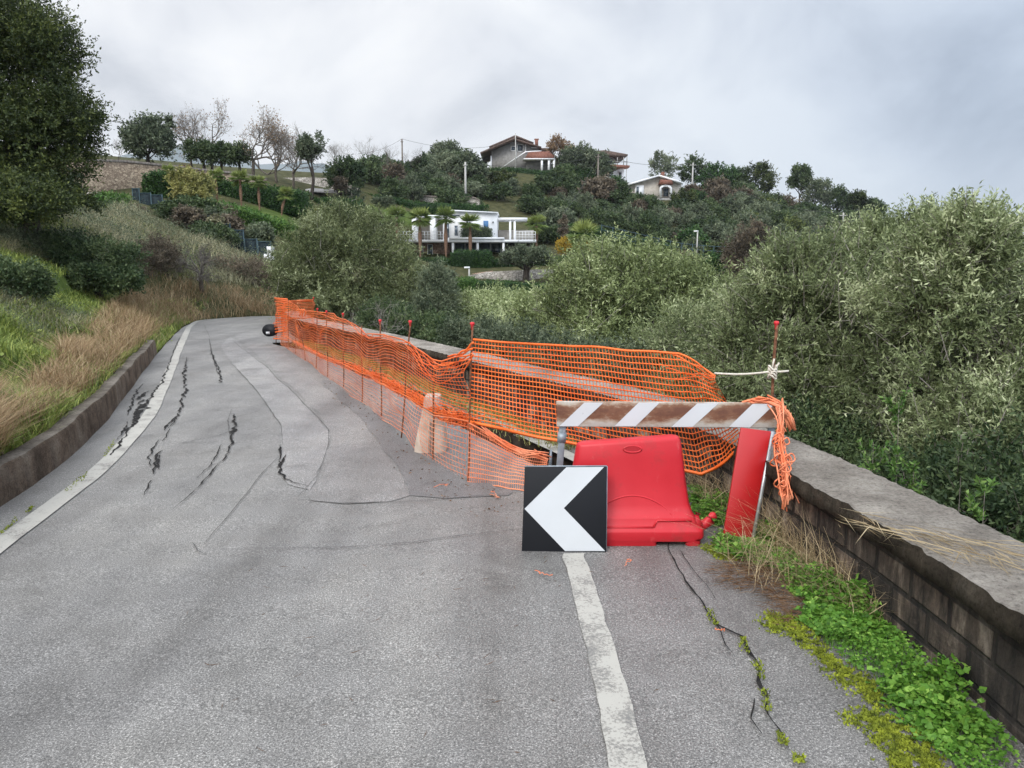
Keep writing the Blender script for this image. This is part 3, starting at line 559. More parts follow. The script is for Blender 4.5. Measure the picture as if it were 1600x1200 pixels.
rows = [lay(it - nf * (.09 + wob(1, .012)), zf_ + .375 + wob(4, .004)[:, 0]), lay(it + nf * wear * .7, zf_ + .385 + wob(2, .005)[:, 0] + rj[:, 3] * .005), lay(it + nf * (wear - .002) + nf * (rj[:, 1:2] * .004), zf_ + .44 + wob(3, .008)[:, 0]), lay(it + nf * (wear - .008) + nf * (rj[:, 0:1] * .003), zf_ + WTOP - .004 + rj[:, 5] * .003), lay(it - nf * .07, zf_ + WTOP + .002)]
Gc = np.stack(rows, 1); mk = it[:, 1] > -4
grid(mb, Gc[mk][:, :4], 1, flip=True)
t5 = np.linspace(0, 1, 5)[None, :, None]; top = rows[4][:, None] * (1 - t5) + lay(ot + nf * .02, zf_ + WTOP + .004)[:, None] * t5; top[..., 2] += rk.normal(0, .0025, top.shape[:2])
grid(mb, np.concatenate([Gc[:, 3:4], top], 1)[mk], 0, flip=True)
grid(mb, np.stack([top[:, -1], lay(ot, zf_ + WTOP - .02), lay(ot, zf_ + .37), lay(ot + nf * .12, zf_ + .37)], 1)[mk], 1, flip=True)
mb.v = [v - L0 for v in mb.v]; mb.build('coping', [M['coping'], M['coping_edge']], pw)

# ------------------------------------------------------------------ rods with red caps and the orange netting
poles = [((440, 537), (441, 473), 0), ((450, 545), (451, 469), 0), ((462, 552), (462, 497), 0), ((477, 562), (472, 520), 0), ((494, 575), (496, 484), 1), ((512, 587), (510, 488), 1), ((537, 605), (536, 492), 1), ((566, 626), (565, 509), 0),
         ((596, 650), (594, 503), 1), ((627, 682), (641, 505), 1), ((676, 717), (679, 563), 0), ((731, 752), (738, 509), 1)]
plabels = ['short rusty rod at the far corner of the orange netting, second rod in', 'rusty rod at the far end of the netting beside the black round sign', 'short rusty rod without cap, third from the far end of the netting', 'leaning short rusty rod, fourth from the far end of the netting',
           'rusty rod with red cap, farthest capped rod in the netting', 'rusty rod with red cap, second capped rod from the far end', 'rusty rod with red cap, third capped rod from the far end', 'uncapped rusty rod between two capped rods midway along the netting',
           'rusty rod with red cap standing before the parapet and bare twigs', 'leaning pale rod with red cap rising above the sagging netting', 'uncapped rusty rod in front of the white plastic block', 'tall rusty rod with red cap at the corner where the netting turns']
poleb = []
def caps(mb, p, r=.018):
    lathe(mb, [(0.0, .028), (r * .8, .026), (r, .016), (r * .95, .010), (r * .62, .002), (r * .55, -.03), (0, -.03)], p, 12)
def rod(b, t, cap, label, rr=.008):
    th = thing('rod', label, 'rod', tuple(b), 'rusty rods holding up the orange netting'); d = t - b
    mb = MB(); pts = [d * s + np.array([.004 * math.sin(7 * s), .003 * math.sin(5 * s), 0]) for s in np.linspace(-.04, 1, 9)]; tube(mb, pts, rr, 6); mb.build('shaft', M['rust'], th, True)
    if cap: mb = MB(); caps(mb, d); mb.build('cap', M['capred'], th, True)
for (b, t, c), lb in zip(poles, plabels):
    B = on(*b); B[2] = float(zroad(B[0], B[1])); T = at(t[0], t[1], B[1]); poleb.append((B, T)); rod(B, T, c, lb)
def netting(mb, G, wh=.0045, wv=.003, th=.0016, sel=(1, 1), flare=2.0, var=.5):
    nu, nv = G.shape[:2]; dU = nrm(np.gradient(G, axis=0)); dV = nrm(np.gradient(G, axis=1)); Nn = nrm(np.cross(dU, dV))
    w = np.full((nu, nv), wh); w[:, 0] *= sel[0]; w[:, -1] *= sel[1]
    ring = np.stack([G + dV * w[..., None], G + Nn * th, G - dV * w[..., None], G - Nn * th], 2)      # nu,nv,4,3
    idx = np.arange(nu * nv * 4).reshape(nu, nv, 4); a = idx[:-1]; b = idx[1:]
    F = np.stack([a, np.roll(a, -1, 2), np.roll(b, -1, 2), b], -1).reshape(-1, 4); mb.add(ring.reshape(-1, 3), F, 0, var)
    st = []; a = G[:, :-1]; b = G[:, 1:]; du = (dU[:, :-1] + dU[:, 1:]) / 2; nn = (Nn[:, :-1] + Nn[:, 1:]) / 2
    for s, k in ((0, flare), (.22, 1.15), (.5, .9), (.78, 1.15), (1, flare)):
        c = a * (1 - s) + b * s; st.append(np.stack([c + du * wv * k, c + nn * th * .8, c - du * wv * k, c - nn * th * .8], 2))
    S = np.stack(st, 2); sh = S.shape; idx = np.arange(np.prod(sh[:4])).reshape(sh[:4]); a = idx[:, :, :-1]; b = idx[:, :, 1:]
    F = np.stack([a, np.roll(a, -1, 3), np.roll(b, -1, 3), b], -1).reshape(-1, 4); mb.add(S.reshape(-1, 3), F, 0, var)
def vnoise(rng, nu, nv, su, sv):
    a = rng.normal(0, 1, (int(nu / su) + 3, int(nv / sv) + 3)); x = np.linspace(0, a.shape[0] - 1.001, nu); y = np.linspace(0, a.shape[1] - 1.001, nv)
    i = x.astype(int); j = y.astype(int); fx = (x - i)[:, None]; fy = (y - j)[None]; fx = fx * fx * (3 - 2 * fx); fy = fy * fy * (3 - 2 * fy)
    return a[i][:, j] * (1 - fx) * (1 - fy) + a[i + 1][:, j] * fx * (1 - fy) + a[i][:, j + 1] * (1 - fx) * fy + a[i + 1][:, j + 1] * fx * fy
# plan line of the fence: (px along the picture -> ground point), so any height can be looked up at that depth
gx = np.array([b[0][0] for b in poles], float); gP = np.array([q[0] for q in poleb])
def fence_pt(px, py):                        # point over the fence's plan line that is seen at px,py
    d = ray(px, py); best = None
    for k in range(len(gP) - 1):
        a, b = gP[k][:2], gP[k + 1][:2]; A = np.array([[d[0], -(b - a)[0]], [d[1], -(b - a)[1]]]); 
        t, s = np.linalg.solve(A, a); s2 = s if (k == 0 or s >= 0) and (k == len(gP) - 2 or s <= 1) else None
        if s2 is not None and t > 0: best = np.array([0, 0, CAMZ]) + t * d; break
    return best if best is not None else at(px, py, gP[-1][1])
top_px = [(441, 474), (452, 471), (462, 478), (472, 486), (482, 486), (495, 487), (510, 489), (524, 493), (537, 498), (552, 504), (566, 512), (577, 522), (590, 522), (606, 524), (622, 527), (634, 530), (645, 536), (660, 548), (672, 556), (679, 562), (692, 566), (708, 562), (722, 558), (737, 553)]
mid_px = [(441, 522), (452, 527), (462, 533), (477, 541), (495, 551), (512, 558), (537, 568), (552, 575), (566, 582), (580, 586), (596, 597), (612, 606), (627, 614), (645, 625), (660, 636), (679, 648), (706, 654), (734, 659)]
bot_px = [(441, 537), (452, 546), (462, 553), (477, 563), (495, 576), (512, 588), (537, 606), (552, 616), (566, 627), (580, 638), (596, 651), (612, 662), (622, 668), (634, 676), (650, 699), (676, 718), (700, 735), (731, 752)]
def sweep(P, px): P = np.array(P, float); return np.interp(px, P[:, 0], P[:, 1])
rng = np.random.default_rng(11)
def fence_net(x0, x1, topf, botf, rows, seed, amp=.02, cell=.065, pts=None, dense=None):
    pxs = np.linspace(x0, x1, 260); g = np.array([fence_pt(p, sweep(bot_px, p)) for p in pxs]); L = np.r_[0, np.cumsum(np.linalg.norm(np.diff(g[:, :2], axis=0), axis=1))]
    nu = int(L[-1] / cell); pu = np.interp(np.linspace(0, L[-1], nu), L, pxs)
    T = np.array([fence_pt(p, topf(p)) for p in pu]); B = np.array([fence_pt(p, botf(p)) for p in pu]); v = np.linspace(0, 1, rows)
    r = np.random.default_rng(seed)
    vv = v[None] + .22 * vnoise(r, nu, rows, 14, 6) / rows * 2.2 * np.sin(np.pi * v)[None]
    if dense is not None: vv = vv + dense(np.arange(nu) / nu, v) 
    G = B[:, None] * (1 - vv[..., None]) + T[:, None] * vv[..., None]
    off = amp * vnoise(r, nu, rows, 16, 7); d = nrm(np.gradient(G[:, 0, :2], axis=0)); q = np.stack([-d[:, 1], d[:, 0]], 1)
    G[..., :2] += q[:, None] * off[..., None] - q[:, None] * .012; G[..., 2] += .006 * vnoise(r, nu, rows, 5, 3); return G
NG = 'orange safety nets round the collapsed lane'
mb = MB(); G = fence_net(441, 737, lambda p: sweep(top_px, p), lambda p: sweep(mid_px, p), 19, 1, .025, dense=lambda u, v: .09 * np.sin(np.pi * v)[None] * (np.sin(u * 17) * .6 + .5 * np.sin(u * 41 + 1))[:, None]); netting(mb, G, .0032, .0015, sel=(2.2, 2.2))
# loose folded strands hanging over the top edge
r = np.random.default_rng(2)
for (a, b, s, w) in [(545, 582, 8, .006), (560, 600, 5, .007), (640, 690, 13, .008), (648, 720, 10, .006), (655, 738, 4, .008), (690, 738, 12, .006), (600, 640, 5, .006), (497, 545, 3, .006), (634, 700, 22, .006), (640, 735, 26, .006)]:
    pxs = np.linspace(a, b, 16); f = np.linspace(0, 1, 16); pts = [fence_pt(p, sweep(top_px, p) + s * math.sin(math.pi * t) + (8 if s > 20 else 2)) + [.02 * math.sin(9 * t), -.03, .008 * math.sin(20 * t)] for p, t in zip(pxs, f)]; tube(mb, smooth(pts), w * .8, 5, 0)
tag(mb.build('safety_net', M['orange'], origin=(gP[6][0], gP[6][1], gP[6][2])), 'upper orange net sagging between the capped rods along the crack', 'safety net', NG)
mb = MB(); G = fence_net(441, 731, lambda p: sweep(mid_px, p), lambda p: sweep(bot_px, p) + 1, 12, 5, .02); netting(mb, G, .0027, .0014, sel=(1.5, 1.8), var=.5)
tag(mb.build('safety_net', M['orange_pale'], origin=(gP[7][0], gP[7][1], gP[7][2])), 'paler lower orange net reaching the asphalt below the bunched edge', 'safety net', NG)
# bunched net lying along the fissure
def bunch(path, r0, n, seed, w=.006, mat='orange'):
    mb = MB(); r = np.random.default_rng(seed); P = resample(path, .05); m = len(P)
    for k in range(n):
        o = np.cumsum(r.normal(0, .012, (m, 3)), 0) * .25 + smooth(r.normal(0, r0, (m, 3)), 3) + r.normal(0, r0 * .6, 3); tube(mb, smooth(P + o, 2), w * r.uniform(.5, 1.2), 4, 0, .5)
    for k in range(int(m * n * .55)):
        i = r.integers(0, m - 2); a = P[i] + r.normal(0, r0 * .9, 3); b = P[min(m - 1, i + 2)] + r.normal(0, r0 * .9, 3); tube(mb, [a, (a + b) / 2 + r.normal(0, .01, 3), b], w * .6, 3, 0, .5)
    return mb
path = [fence_pt(p, sweep(mid_px, p) + 3) + [.07, .03, 0] for p in np.linspace(545, 720, 40)]
tag(bunch(path, .028, 12, 4, .006).build('bunched_net', M['orange'], origin=path[20]), 'crumpled orange net bundle lying along the crack between the nets', 'safety net', NG)
path = [fence_pt(p, sweep(mid_px, p) + 3) + [.05, .02, -.02] for p in np.linspace(455, 545, 30)]
tag(bunch(path, .018, 7, 14, .006).build('bunched_net', M['orange'], origin=path[12]), 'thin crumpled orange net strip at the far end of the crack', 'safety net', NG)
# cross net facing the camera, from the corner rod to the right
YB0, YB1 = gP[-1][1], 4.80
tB = np.array([(738, 531), (790, 535), (860, 539), (930, 544), (1000, 549), (1062, 556), (1088, 568), (1118, 590)], float)
bB = np.array([(734, 659), (800, 675), (860, 686), (905, 696), (980, 716), (1050, 733), (1096, 742), (1125, 726), (1165, 698)], float)
def crossnet():
    nu, rows = 78, 21; u = np.linspace(0, 1, nu); v = np.linspace(0, 1, rows)
    def path(P): 
        Pm = resample_n(P, nu); return Pm
    tx, bx = path(tB), path(bB); r = np.random.default_rng(21); G = np.zeros((nu, rows, 3)); nz = vnoise(r, nu, rows, 9, 6); nz2 = vnoise(r, nu, rows, 12, 8); nz3 = vnoise(r, nu, rows, 4, 4)
    for i in range(nu):
        for j in range(rows):
            s = v[j]; q = bx[i] * (1 - s) + tx[i] * s; wr = max(0, (u[i] - .82) / .18); q = q + np.array([0, 3 * math.sin(math.pi * s) * math.sin(math.pi * u[i]) + 1.2 * nz2[i, j]]) + wr * np.array([3.5, 5]) * nz3[i, j]
            Y = YB0 + (YB1 - YB0) * u[i] ** .8 + .035 * nz[i, j] * math.sin(math.pi * min(1, u[i] * 3)) + wr * .05 * nz3[i, j]; G[i, j] = at(q[0], q[1], Y)
    return G
mb = MB(); G = crossnet(); cut = int(88 * .90)
netting(mb, G[:, :], .0045, .0026, sel=(3.0, 2.0), flare=2.5)
for (a, b, dy, w) in [((1050, 554), (1118, 586), -1, .008), ((1040, 575), (1118, 586), 4, .006), ((1000, 588), (1118, 588), 3, .005), ((738, 545), (700, 556), 4, .012), ((738, 552), (690, 566), 8, .008), ((740, 535), (715, 553), 3, .012)]:
    Ya = YB0 + (YB1 - YB0) * max(0, (a[0] - 738) / 420); Yb = YB0 + (YB1 - YB0) * max(0, (b[0] - 738) / 420); Yb = Yb if b[0] > 738 else fence_pt(b[0], b[1])[1]
    A = at(a[0], a[1], Ya - .02); B = at(b[0], b[1], Yb - .02); tube(mb, [A * (1 - s) + B * s + [0, 0, -.004 * dy * math.sin(math.pi * s) + .006 * math.sin(11 * s)] for s in np.linspace(0, 1, 12)], w * .7, 5)
tag(mb.build('safety_net', M['orange'], origin=G[44, 0]), 'orange net with rounded holes stretched across the lane behind the striped board', 'safety net', NG)
# slack corner of the lower net running behind the chevron sign
def cornernet():
    nu, rows = 46, 13; a = np.array([(733, 661), (760, 676), (790, 697), (820, 710), (853, 717)], float); b = np.array([(731, 753), (760, 757), (790, 763), (820, 768), (856, 772)], float); tx, bx = resample_n(a, nu), resample_n(b, nu); r = np.random.default_rng(31); nz = vnoise(r, nu, rows, 7, 5); nz2 = vnoise(r, nu, rows, 5, 4); G = np.zeros((nu, rows, 3))
    for i in range(nu):
        u = i / (nu - 1); Yb = on(*bx[i])[1]
        for j in range(rows):
            s = j / (rows - 1); s = s ** (1 - .35 * u); q = bx[i] * (1 - s) + tx[i] * s + u * 1.6 * np.array([nz2[i, j], nz[i, j]]); G[i, j] = at(q[0], q[1], Yb + .02 * nz[i, j] + .06 * u * s)
    return G
mb = MB(); G = cornernet(); netting(mb, G, .0034, .002, sel=(1.6, 2.4))
path = [G[i, -1] + [.0, .02, 0] for i in range(8, 46)]; mb.merge(bunch(path, .014, 9, 44, .005))
tag(mb.build('safety_net', M['orange_pale'], origin=G[0, 0]), 'slack orange net corner drooping behind the black and white chevron sign', 'safety net', NG)
# far end: net wrapped across and the return panel
def panel(c, nu, rows, seed, amp=.02):
    c = [np.array(q) for q in c]; u = np.linspace(0, 1, nu)[:, None, None]; v = np.linspace(0, 1, rows)[None, :, None]; r = np.random.default_rng(seed)
    G = (c[0] * (1 - u) + c[1] * u) * (1 - v) + (c[3] * (1 - u) + c[2] * u) * v; d = nrm(np.cross(c[1] - c[0], c[3] - c[0])); return G + d * (amp * vnoise(r, nu, rows, 8, 6))[..., None]
Yf = gP[0][1]
mb = MB(); netting(mb, panel([at(430, 529, Yf + .1), at(452, 532, Yf - .9), at(453, 471, Yf - .9), at(431, 468, Yf + .1)], 22, 20, 3, .022), .007, .004, sel=(2, 2))
netting(mb, panel([at(430, 520, Yf + .15), at(452, 515, Yf - .8), at(453, 468, Yf - .8), at(431, 466, Yf + .15)], 12, 12, 6, .03), .009, .006, sel=(2, 2))
netting(mb, panel([at(452, 498, Yf - .6), at(491, 496, Yf + 1.0), at(492, 469, Yf + 1.0), at(452, 471, Yf - .6)], 30, 13, 4, .02), .008, .003, sel=(2, 3))
for k in range(3): tube(mb, [at(463 + 4 * k + x, y, Yf - .8) for x, y in ((0, 486 + k), (4, 483), (7, 487), (5, 494))], .014, 5)
tag(mb.build('safety_net', M['orange'], origin=at(440, 529, Yf)), 'doubled orange net wrapped round the far corner beside the black round sign', 'safety net', NG)
B = at(491, 505, Yf + 1.0); T = at(490, 466, Yf + 1.0); B[2] = float(zs(B[0], B[1])); rod(B, T, 1, 'far rod holding the return panel of the netting before the dark olive')
B = at(431, 531, Yf + .1); B[2] = float(zroad(B[0], B[1])); rod(B, at(432, 467, Yf + .1), 0, 'outermost rod of the netting behind the black round sign')
# right-hand rod in the wall with rope and torn net
B = at(1203, 690, 5.0); B[2] = .48 - .02 * 5 - .05; T = at(1213, 508, 5.0); rod(B, T, 1, 'rusty rod with red cap standing on the wall, tied with pale rope', .010)
mb = MB(); k0 = at(1207, 580, 4.98); a = at(1116, 583, 4.97)
tube(mb, [a * (1 - s) + k0 * s + [0, -.005, -.012 * math.sin(math.pi * s)] for s in np.linspace(0, 1, 10)], .007, 6)
r = np.random.default_rng(5)
for k in range(6): th = np.linspace(0, 2 * np.pi, 14); tube(mb, [k0 + np.array([.026 * math.cos(t + k), .022 * math.sin(t + k), .012 * (k - 3) + .014 * math.sin(2 * t + k)]) for t in th], .0065, 5)
tube(mb, smooth([k0, k0 + [.04, -.01, -.015], k0 + [.10, -.02, .005]]), .007, 6); tube(mb, smooth([k0, k0 + [-.02, -.02, .05], k0 + [.0, -.02, .085]]), .006, 6); tube(mb, smooth([k0, k0 + [.02, -.03, .03], k0 + [.03, -.03, .06]]), .006, 6)
tag(mb.build('rope', M['rope'], origin=k0), 'pale rope knotted round the capped rod and tied to the netting', 'rope')
path = smooth([at(x, y, Y) for x, y, Y in [(1160, 632, 4.72), (1180, 618, 4.70), (1206, 616, 4.70), (1222, 628, 4.68), (1236, 648, 4.70), (1240, 668, 4.72)]]); mb = bunch(path, .010, 9, 7, .009)
path = [at(x, y, Y) for x, y, Y in [(1216, 630, 4.70), (1220, 660, 4.60), (1217, 690, 4.4), (1221, 715, 4.25), (1224, 735, 4.15), (1229, 760, 4.1), (1232, 785, 4.05)]]; mb.merge(bunch(path, .017, 10, 8, .005))
th = np.linspace(0, 2 * np.pi, 16)
for k in range(26):
    c = path[2 + k % 4] + r.normal(0, .028, 3); q = r.uniform(.014, .03); tube(mb, [c + q * np.array([math.cos(t), .4 * math.sin(2 * t), math.sin(t)]) for t in th], .0045, 4)
tag(mb.build('torn_net', M['orange_pale'], origin=path[0]), 'torn tangle of orange net hanging over the wall end beside the red panel', 'safety net', NG)
for k, (x, y, s, lb) in enumerate([(1131, 987, .014, 'small orange net scrap on the asphalt by the mossy crack'), (976, 884, .035, 'orange net scrap on the asphalt below the red barrier'), (679, 760, .05, 'orange net scrap on the asphalt before the corner rod'), (765, 772, .045, 'orange net scrap on the asphalt left of the chevron sign'), (862, 900, .02, 'tiny orange net scrap just left of the white line')]):
    c = on(x, y, .012); mb = MB(); r = np.random.default_rng(k)
    b = c.copy()
    for q in range(5): a = b; b = a + np.r_[r.normal(0, s * .8, 2), .004]; tube(mb, [a, (a + b) / 2 + np.r_[r.normal(0, s * .3, 2), .006], b], .0022, 4)
    tag(mb.build('net_scrap', M['orange_pale'], origin=c), lb, 'scrap', 'orange net scraps on the road')
# round sign at the far end
c = at(421, 516, Yf + .05); rr = 9.6 / 1200 * (Yf + .05); th0 = thing('round_sign', 'black round sign lying on edge by the far end of the orange netting', 'sign', tuple(c - [0, 0, rr]))
mb = MB(); th = np.linspace(0, 2 * np.pi, 33)[:-1]; prism(mb, [(rr * 1.15 * math.cos(t), -.02 + .02 * math.sin(t), rr + rr * math.sin(t)) for t in th], (.03, .05, 0)); mb.build('disc', M['blacksheet'], th0)
mb = MB(); box(mb, (-.06, -.06, rr * .42), (.02, -.045, rr * .42 + .05)); mb.build('bracket', M['whitesheet'], th0)
# white tapered plastic barrier seen end-on behind the net
c = on(672, 713); c = np.array([0, 0, CAMZ]) + (c - [0, 0, CAMZ]) * (1 + .16 / c[1]); c[2] = float(zroad(c[0], c[1])); wb = thing('plastic_barrier', 'dirty white tapered plastic barrier seen end-on behind the lower net', 'barrier', tuple(c)); kx = c[1] / 1200
def sec(hw, y0, y1, z, k=.04): return [(-hw, y0 + k, z), (-hw + k, y0, z), (hw - k, y0, z), (hw, y0 + k, z), (hw, y1 - k, z), (hw - k, y1, z), (-hw + k, y1, z), (-hw, y1 - k, z)]
rows = [(25, 0), (25.5, 8), (23.5, 22), (19, 45), (14.5, 68), (12.5, 86), (11.5, 90)]; G = np.array([sec(h * kx * 1.02, -.02 + z * kx * .05, .30 - z * kx * .15, z * kx) for h, z in rows]); G[..., 0] += .004 * np.arange(7)[:, None]
G = np.concatenate([G, G[:, :1]], 1); mb = MB(); grid(mb, G); mb.add(G[-1, :8], [list(range(8))]); mb.build('body', M['whiteplastic'], wb, bevel=.015)
mb = MB(); tube(mb, [(0.0, -.035, .01), (0.0, -.04, .3)], .012, 6); mb.build('rib', M['whiteplastic'], wb)

# ------------------------------------------------------------------ striped board on two legs
YB = 4.72; bl_, br2, tl_, tr_ = at(870, 667, YB), at(1218, 669, YB - .03), at(869, 627, YB), at(1218, 629.5, YB - .03)
bo = thing('barrier_board', 'rust-stained board with white diagonal stripes on two steel legs', 'barrier board', tuple((bl_ + br2) / 2 * [1, 1, 0] + [0, 0, -.09])); O = np.array(bo.location)
nb = nrm(np.cross(br2 - bl_, tl_ - bl_)); nb = nb if nb[1] < 0 else -nb
mb = MB(); q = lambda s, t: (bl_ * (1 - s) + br2 * s) * (1 - t) + (tl_ * (1 - s) + tr_ * s) * t
V = [q(s, t) - O + nb * o for s in (0, 1) for o in (0, -.022) for t in (0, 1)]; hexa(mb, V)
b_ = mb.build('board', M['rustboard'], bo, bevel=.006)
def bq(x, y): return onplane(x, y, bl_ + nb * .003, nb) - O
mb = MB()
for (a, b, c_, d) in [((874, 666), (903, 666), (943, 629), (913, 629)), ((960, 666), (993, 666), (1031, 629), (998, 629)), ((1049, 667), (1082, 667), (1123, 630), (1090, 630)), ((1139, 667), (1172, 668), (1211, 631), (1176, 631))]:
    mb.add([bq(*a), bq(*b), bq(*c_), bq(*d)], [[0, 1, 2, 3]])
mb.build('stripes', M['whitesheet'], b_)
for (p, q2) in [((881, 640), (874, 735)), ((1207, 640), (1196, 800))]:
    A = onplane(p[0], p[1], bl_ - nb * .035, nb); Bq = onplane(q2[0], q2[1], bl_ - nb * .035, nb); t = (A[2] - float(zroad(0, YB)) ) / (A[2] - Bq[2]); Bq = A + (Bq - A) * t
    mb = MB(); d = nrm(Bq - A); sx = np.array([1, 0, 0]); sy = np.array([0, 1, 0]); w = .021
    hexa(mb, [P + sx * w * i + sy * .012 * j - O for i in (-1, 1) for j in (-1, 1) for P in (A, Bq)]); lg = mb.build('leg', M['galv'], bo, bevel=.003)
    mb = MB(); hexa(mb, [P + sx * (w + .006) * i + sy * .018 * j - O for i in (-1, 1) for j in (-1, 1) for P in (A + d * .15, A + d * .21)]); mb.build('clamp', M['galv'], lg)
# short stub beside the left leg
c = on(859, 742); c[1] += .0; tp = at(861, 703, c[1]); mb = MB(); tube(mb, [c, c * .5 + tp * .5, tp], [.013, .014, .009], 7); tag(mb.build('stake', M['galv'], origin=c), 'short grey stake standing left of the striped board leg', 'stake')
# ------------------------------------------------------------------ red plastic barrier
c0 = on(986, 856); Yr = c0[1]; kx = np.linalg.norm(at(1086, 850, Yr) - at(986, 850, Yr)) / 100; zg = float(zroad(c0[0], c0[1]))
rb = thing('plastic_barrier', 'red hollow plastic road barrier with moulded foot behind the chevron sign', 'barrier', (c0[0], c0[1] + .02, zg))
def rsec(hl, hr, d0, d1, z, zr=None, k=.05):
    zr = z if zr is None else zr; f = lambda x: z + (zr - z) * (x + hl) / (hl + hr); kk = min(k, (d1 - d0) * .35)
    p = [(-hl, d0 + kk), (-hl + kk * .3, d0 + kk * .3), (-hl + kk, d0), ((hr - hl) / 2, d0), (hr - kk, d0), (hr - kk * .3, d0 + kk * .3), (hr, d0 + kk), (hr, d1 - kk), (hr - kk, d1), ((hr - hl) / 2, d1), (-hl + kk, d1), (-hl, d1 - kk)]
    return [(x, y, f(x)) for x, y in p]
S = [(126, 112, 0, 92, 8, 8), (127, 118, -1, 93, 12, 12), (126, 117, -1, 93, 24, 24), (118, 108, 6, 88, 32, 32), (112, 104, 9, 86, 42, 44), (104, 101, 14, 78, 46, 49), (98, 97, 20, 72, 60, 62), (92, 91, 25, 66, 98, 100), (87, 86, 29, 61, 130, 136), (83.5, 81.5, 31, 59, 152, 162), (82, 79, 33, 57, 156, 167), (76, 73, 38, 52, 158, 169)]
G = np.array([rsec(a * kx, b * kx, y0 * kx, y1 * kx, z * kx, zr * kx) for a, b, y0, y1, z, zr in S]); G = np.concatenate([G, G[:, :1]], 1)
mb = MB(); grid(mb, G); mb.add(G[-1, :12], [list(range(12))]); mb.add(G[0, :12], [list(range(12))[::-1]])
for (x0, x1) in [(-126, -60), (-60, 42), (88, 111)]:
    g2 = np.array([rsec(-x0 * kx, x1 * kx, (2 - o) * kx, (90 + o) * kx, z * kx, None, .02) for z, o in ((0, 0), (9, 2))]); g2 = np.concatenate([g2, g2[:, :1]], 1); grid(mb, g2); mb.add(g2[0, :12], [list(range(12))[::-1]])
body = mb.build('body', M['redplastic'], rb, True, bevel=.006)
mb = MB()   # raised arch moulding on the front face and stepped ledge
arch = [(-60 + 130 * s, 40 + 36 * math.sin(math.pi * s) ** .7) for s in np.linspace(0, 1, 20)]
def yf(z): return float(np.interp(z, [s[4] for s in S], [s[2] for s in S]))
for dz in (0,): tube(mb, [(x * kx, (yf(z) - .0) * kx + .002, z * kx) for x, z in arch], .006, 6)
tube(mb, [(x * kx, yf(30) * kx - .001, 30 * kx) for x in (-60, 36)], .006, 6); tube(mb, [(36 * kx, yf(30) * kx, 30 * kx), (42 * kx, yf(36) * kx, 40 * kx), (96 * kx, yf(40) * kx - .002, 40 * kx)], .007, 6)
mb.build('moulding', M['redplastic'], rb, True)
mb = MB(); hz = [(4 + 14 * math.cos(t) * (1 if abs(math.cos(t)) < .5 else 1), 149.5 + 5 * math.sin(t)) for t in np.linspace(0, 2 * np.pi, 25)]
tube(mb, [(x * kx, (yf(z) - .2) * kx, z * kx) for x, z in hz], .007, 6, cap=False); hd = mb.build('handle_slot', M['redplastic'], rb, True)
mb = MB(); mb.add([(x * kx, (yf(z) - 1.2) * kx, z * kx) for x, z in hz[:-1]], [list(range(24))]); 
mb.build('slot_recess', simple('red_plastic_painted_shade', (.33, .008, .014), (.40, .012, .02), 3, .5), hd)  # flat sheet in darker red: the shade inside the slot is put into its colour
mb = MB(); pts = [(108, 45, 14), (118, 44, 16), (128, 42, 22), (136, 40, 30), (139, 39, 36), (137, 38, 42)]; tube(mb, smooth([np.array(p) * kx for p in pts], 1), [.045, .036, .03, .03, .027, .014], 12); 
tube(mb, [np.array(p) * kx for p in ((100, 30, 24), (108, 30, 34), (112, 32, 44))], [.06, .05, .02], 12); mb.build('connector', M['redplastic'], rb, True)
# ------------------------------------------------------------------ chevron sign leaning on the barrier
pb, pt = on(880, 862), at(884, 729, on(880, 862)[1] + .055); br3 = on(948, 863)
ncv = nrm(np.cross(br3 - pb, pt - pb)); ncv = ncv if ncv[1] < 0 else -ncv
ch = thing('chevron_sign', 'black square sign with a white arrow pointing left, leaning on the red barrier', 'sign', tuple(pb)); O = np.array(ch.location)
cq = lambda x, y, o=0: onplane(x, y, pb + ncv * o, ncv) - O
mb = MB(); prism(mb, [cq(815, 862), cq(947, 863.5), cq(948.5, 729), cq(820, 729.5)], -ncv * .025); pl = mb.build('plate', M['blacksheet'], ch, bevel=.004)
mb = MB(); mb.add([cq(x, y, .0025) for x, y in [(885, 730), (944, 729.5), (881, 794), (945.5, 861), (883, 861), (819.5, 795)]], [[0, 5, 4, 3, 2, 1]]); mb.build('arrow', M['whitesheet'], pl)
mb = MB()
for a, b in (((948.6, 729), (947.2, 863.5)), ((820, 729.3), (948.6, 728.8))): A, Bq = cq(*a), cq(*b); tube(mb, [A - ncv * .012, Bq - ncv * .012], .0045, 6)
mb.build('rim', M['galv'], pl)
# ------------------------------------------------------------------ red panel with aluminium edge
Yp = on(1140, 849)[1]; A, Bq, Cq, D = at(1128, 848, Yp), at(1172, 850, Yp), at(1205, 674, Yp + .16), at(1158, 668, Yp + .16)
Bq[2] = A[2] = float(zroad(A[0], Yp)) - .01
n4 = nrm(np.cross(Bq - A, D - A)); n4 = n4 if n4[1] < 0 else -n4
rp_ = thing('marker_panel', 'tall narrow red panel with a silver edge leaning by the wall end', 'panel', tuple(A)); O = np.array(A)
mb = MB(); prism(mb, [A - O, Bq - O, Cq - O, D - O], -n4 * .02); mb.build('panel', M['redpanel'], rp_, bevel=.002)
ex = nrm(Cq - D) * .022; ex0 = nrm(Cq - D) * .003; mb = MB(); prism(mb, [Bq + ex0 - O, Bq + ex - O, Cq + ex - O, Cq + ex0 - O], -n4 * .03)
for s in np.linspace(.08, .95, 9): p = Bq * (1 - s) + Cq * s + nrm(Cq - D) * .012 - O; tube(mb, [p, p + n4 * .004], .004, 6)
mb.build('edge_rail', M['alu'], rp_)
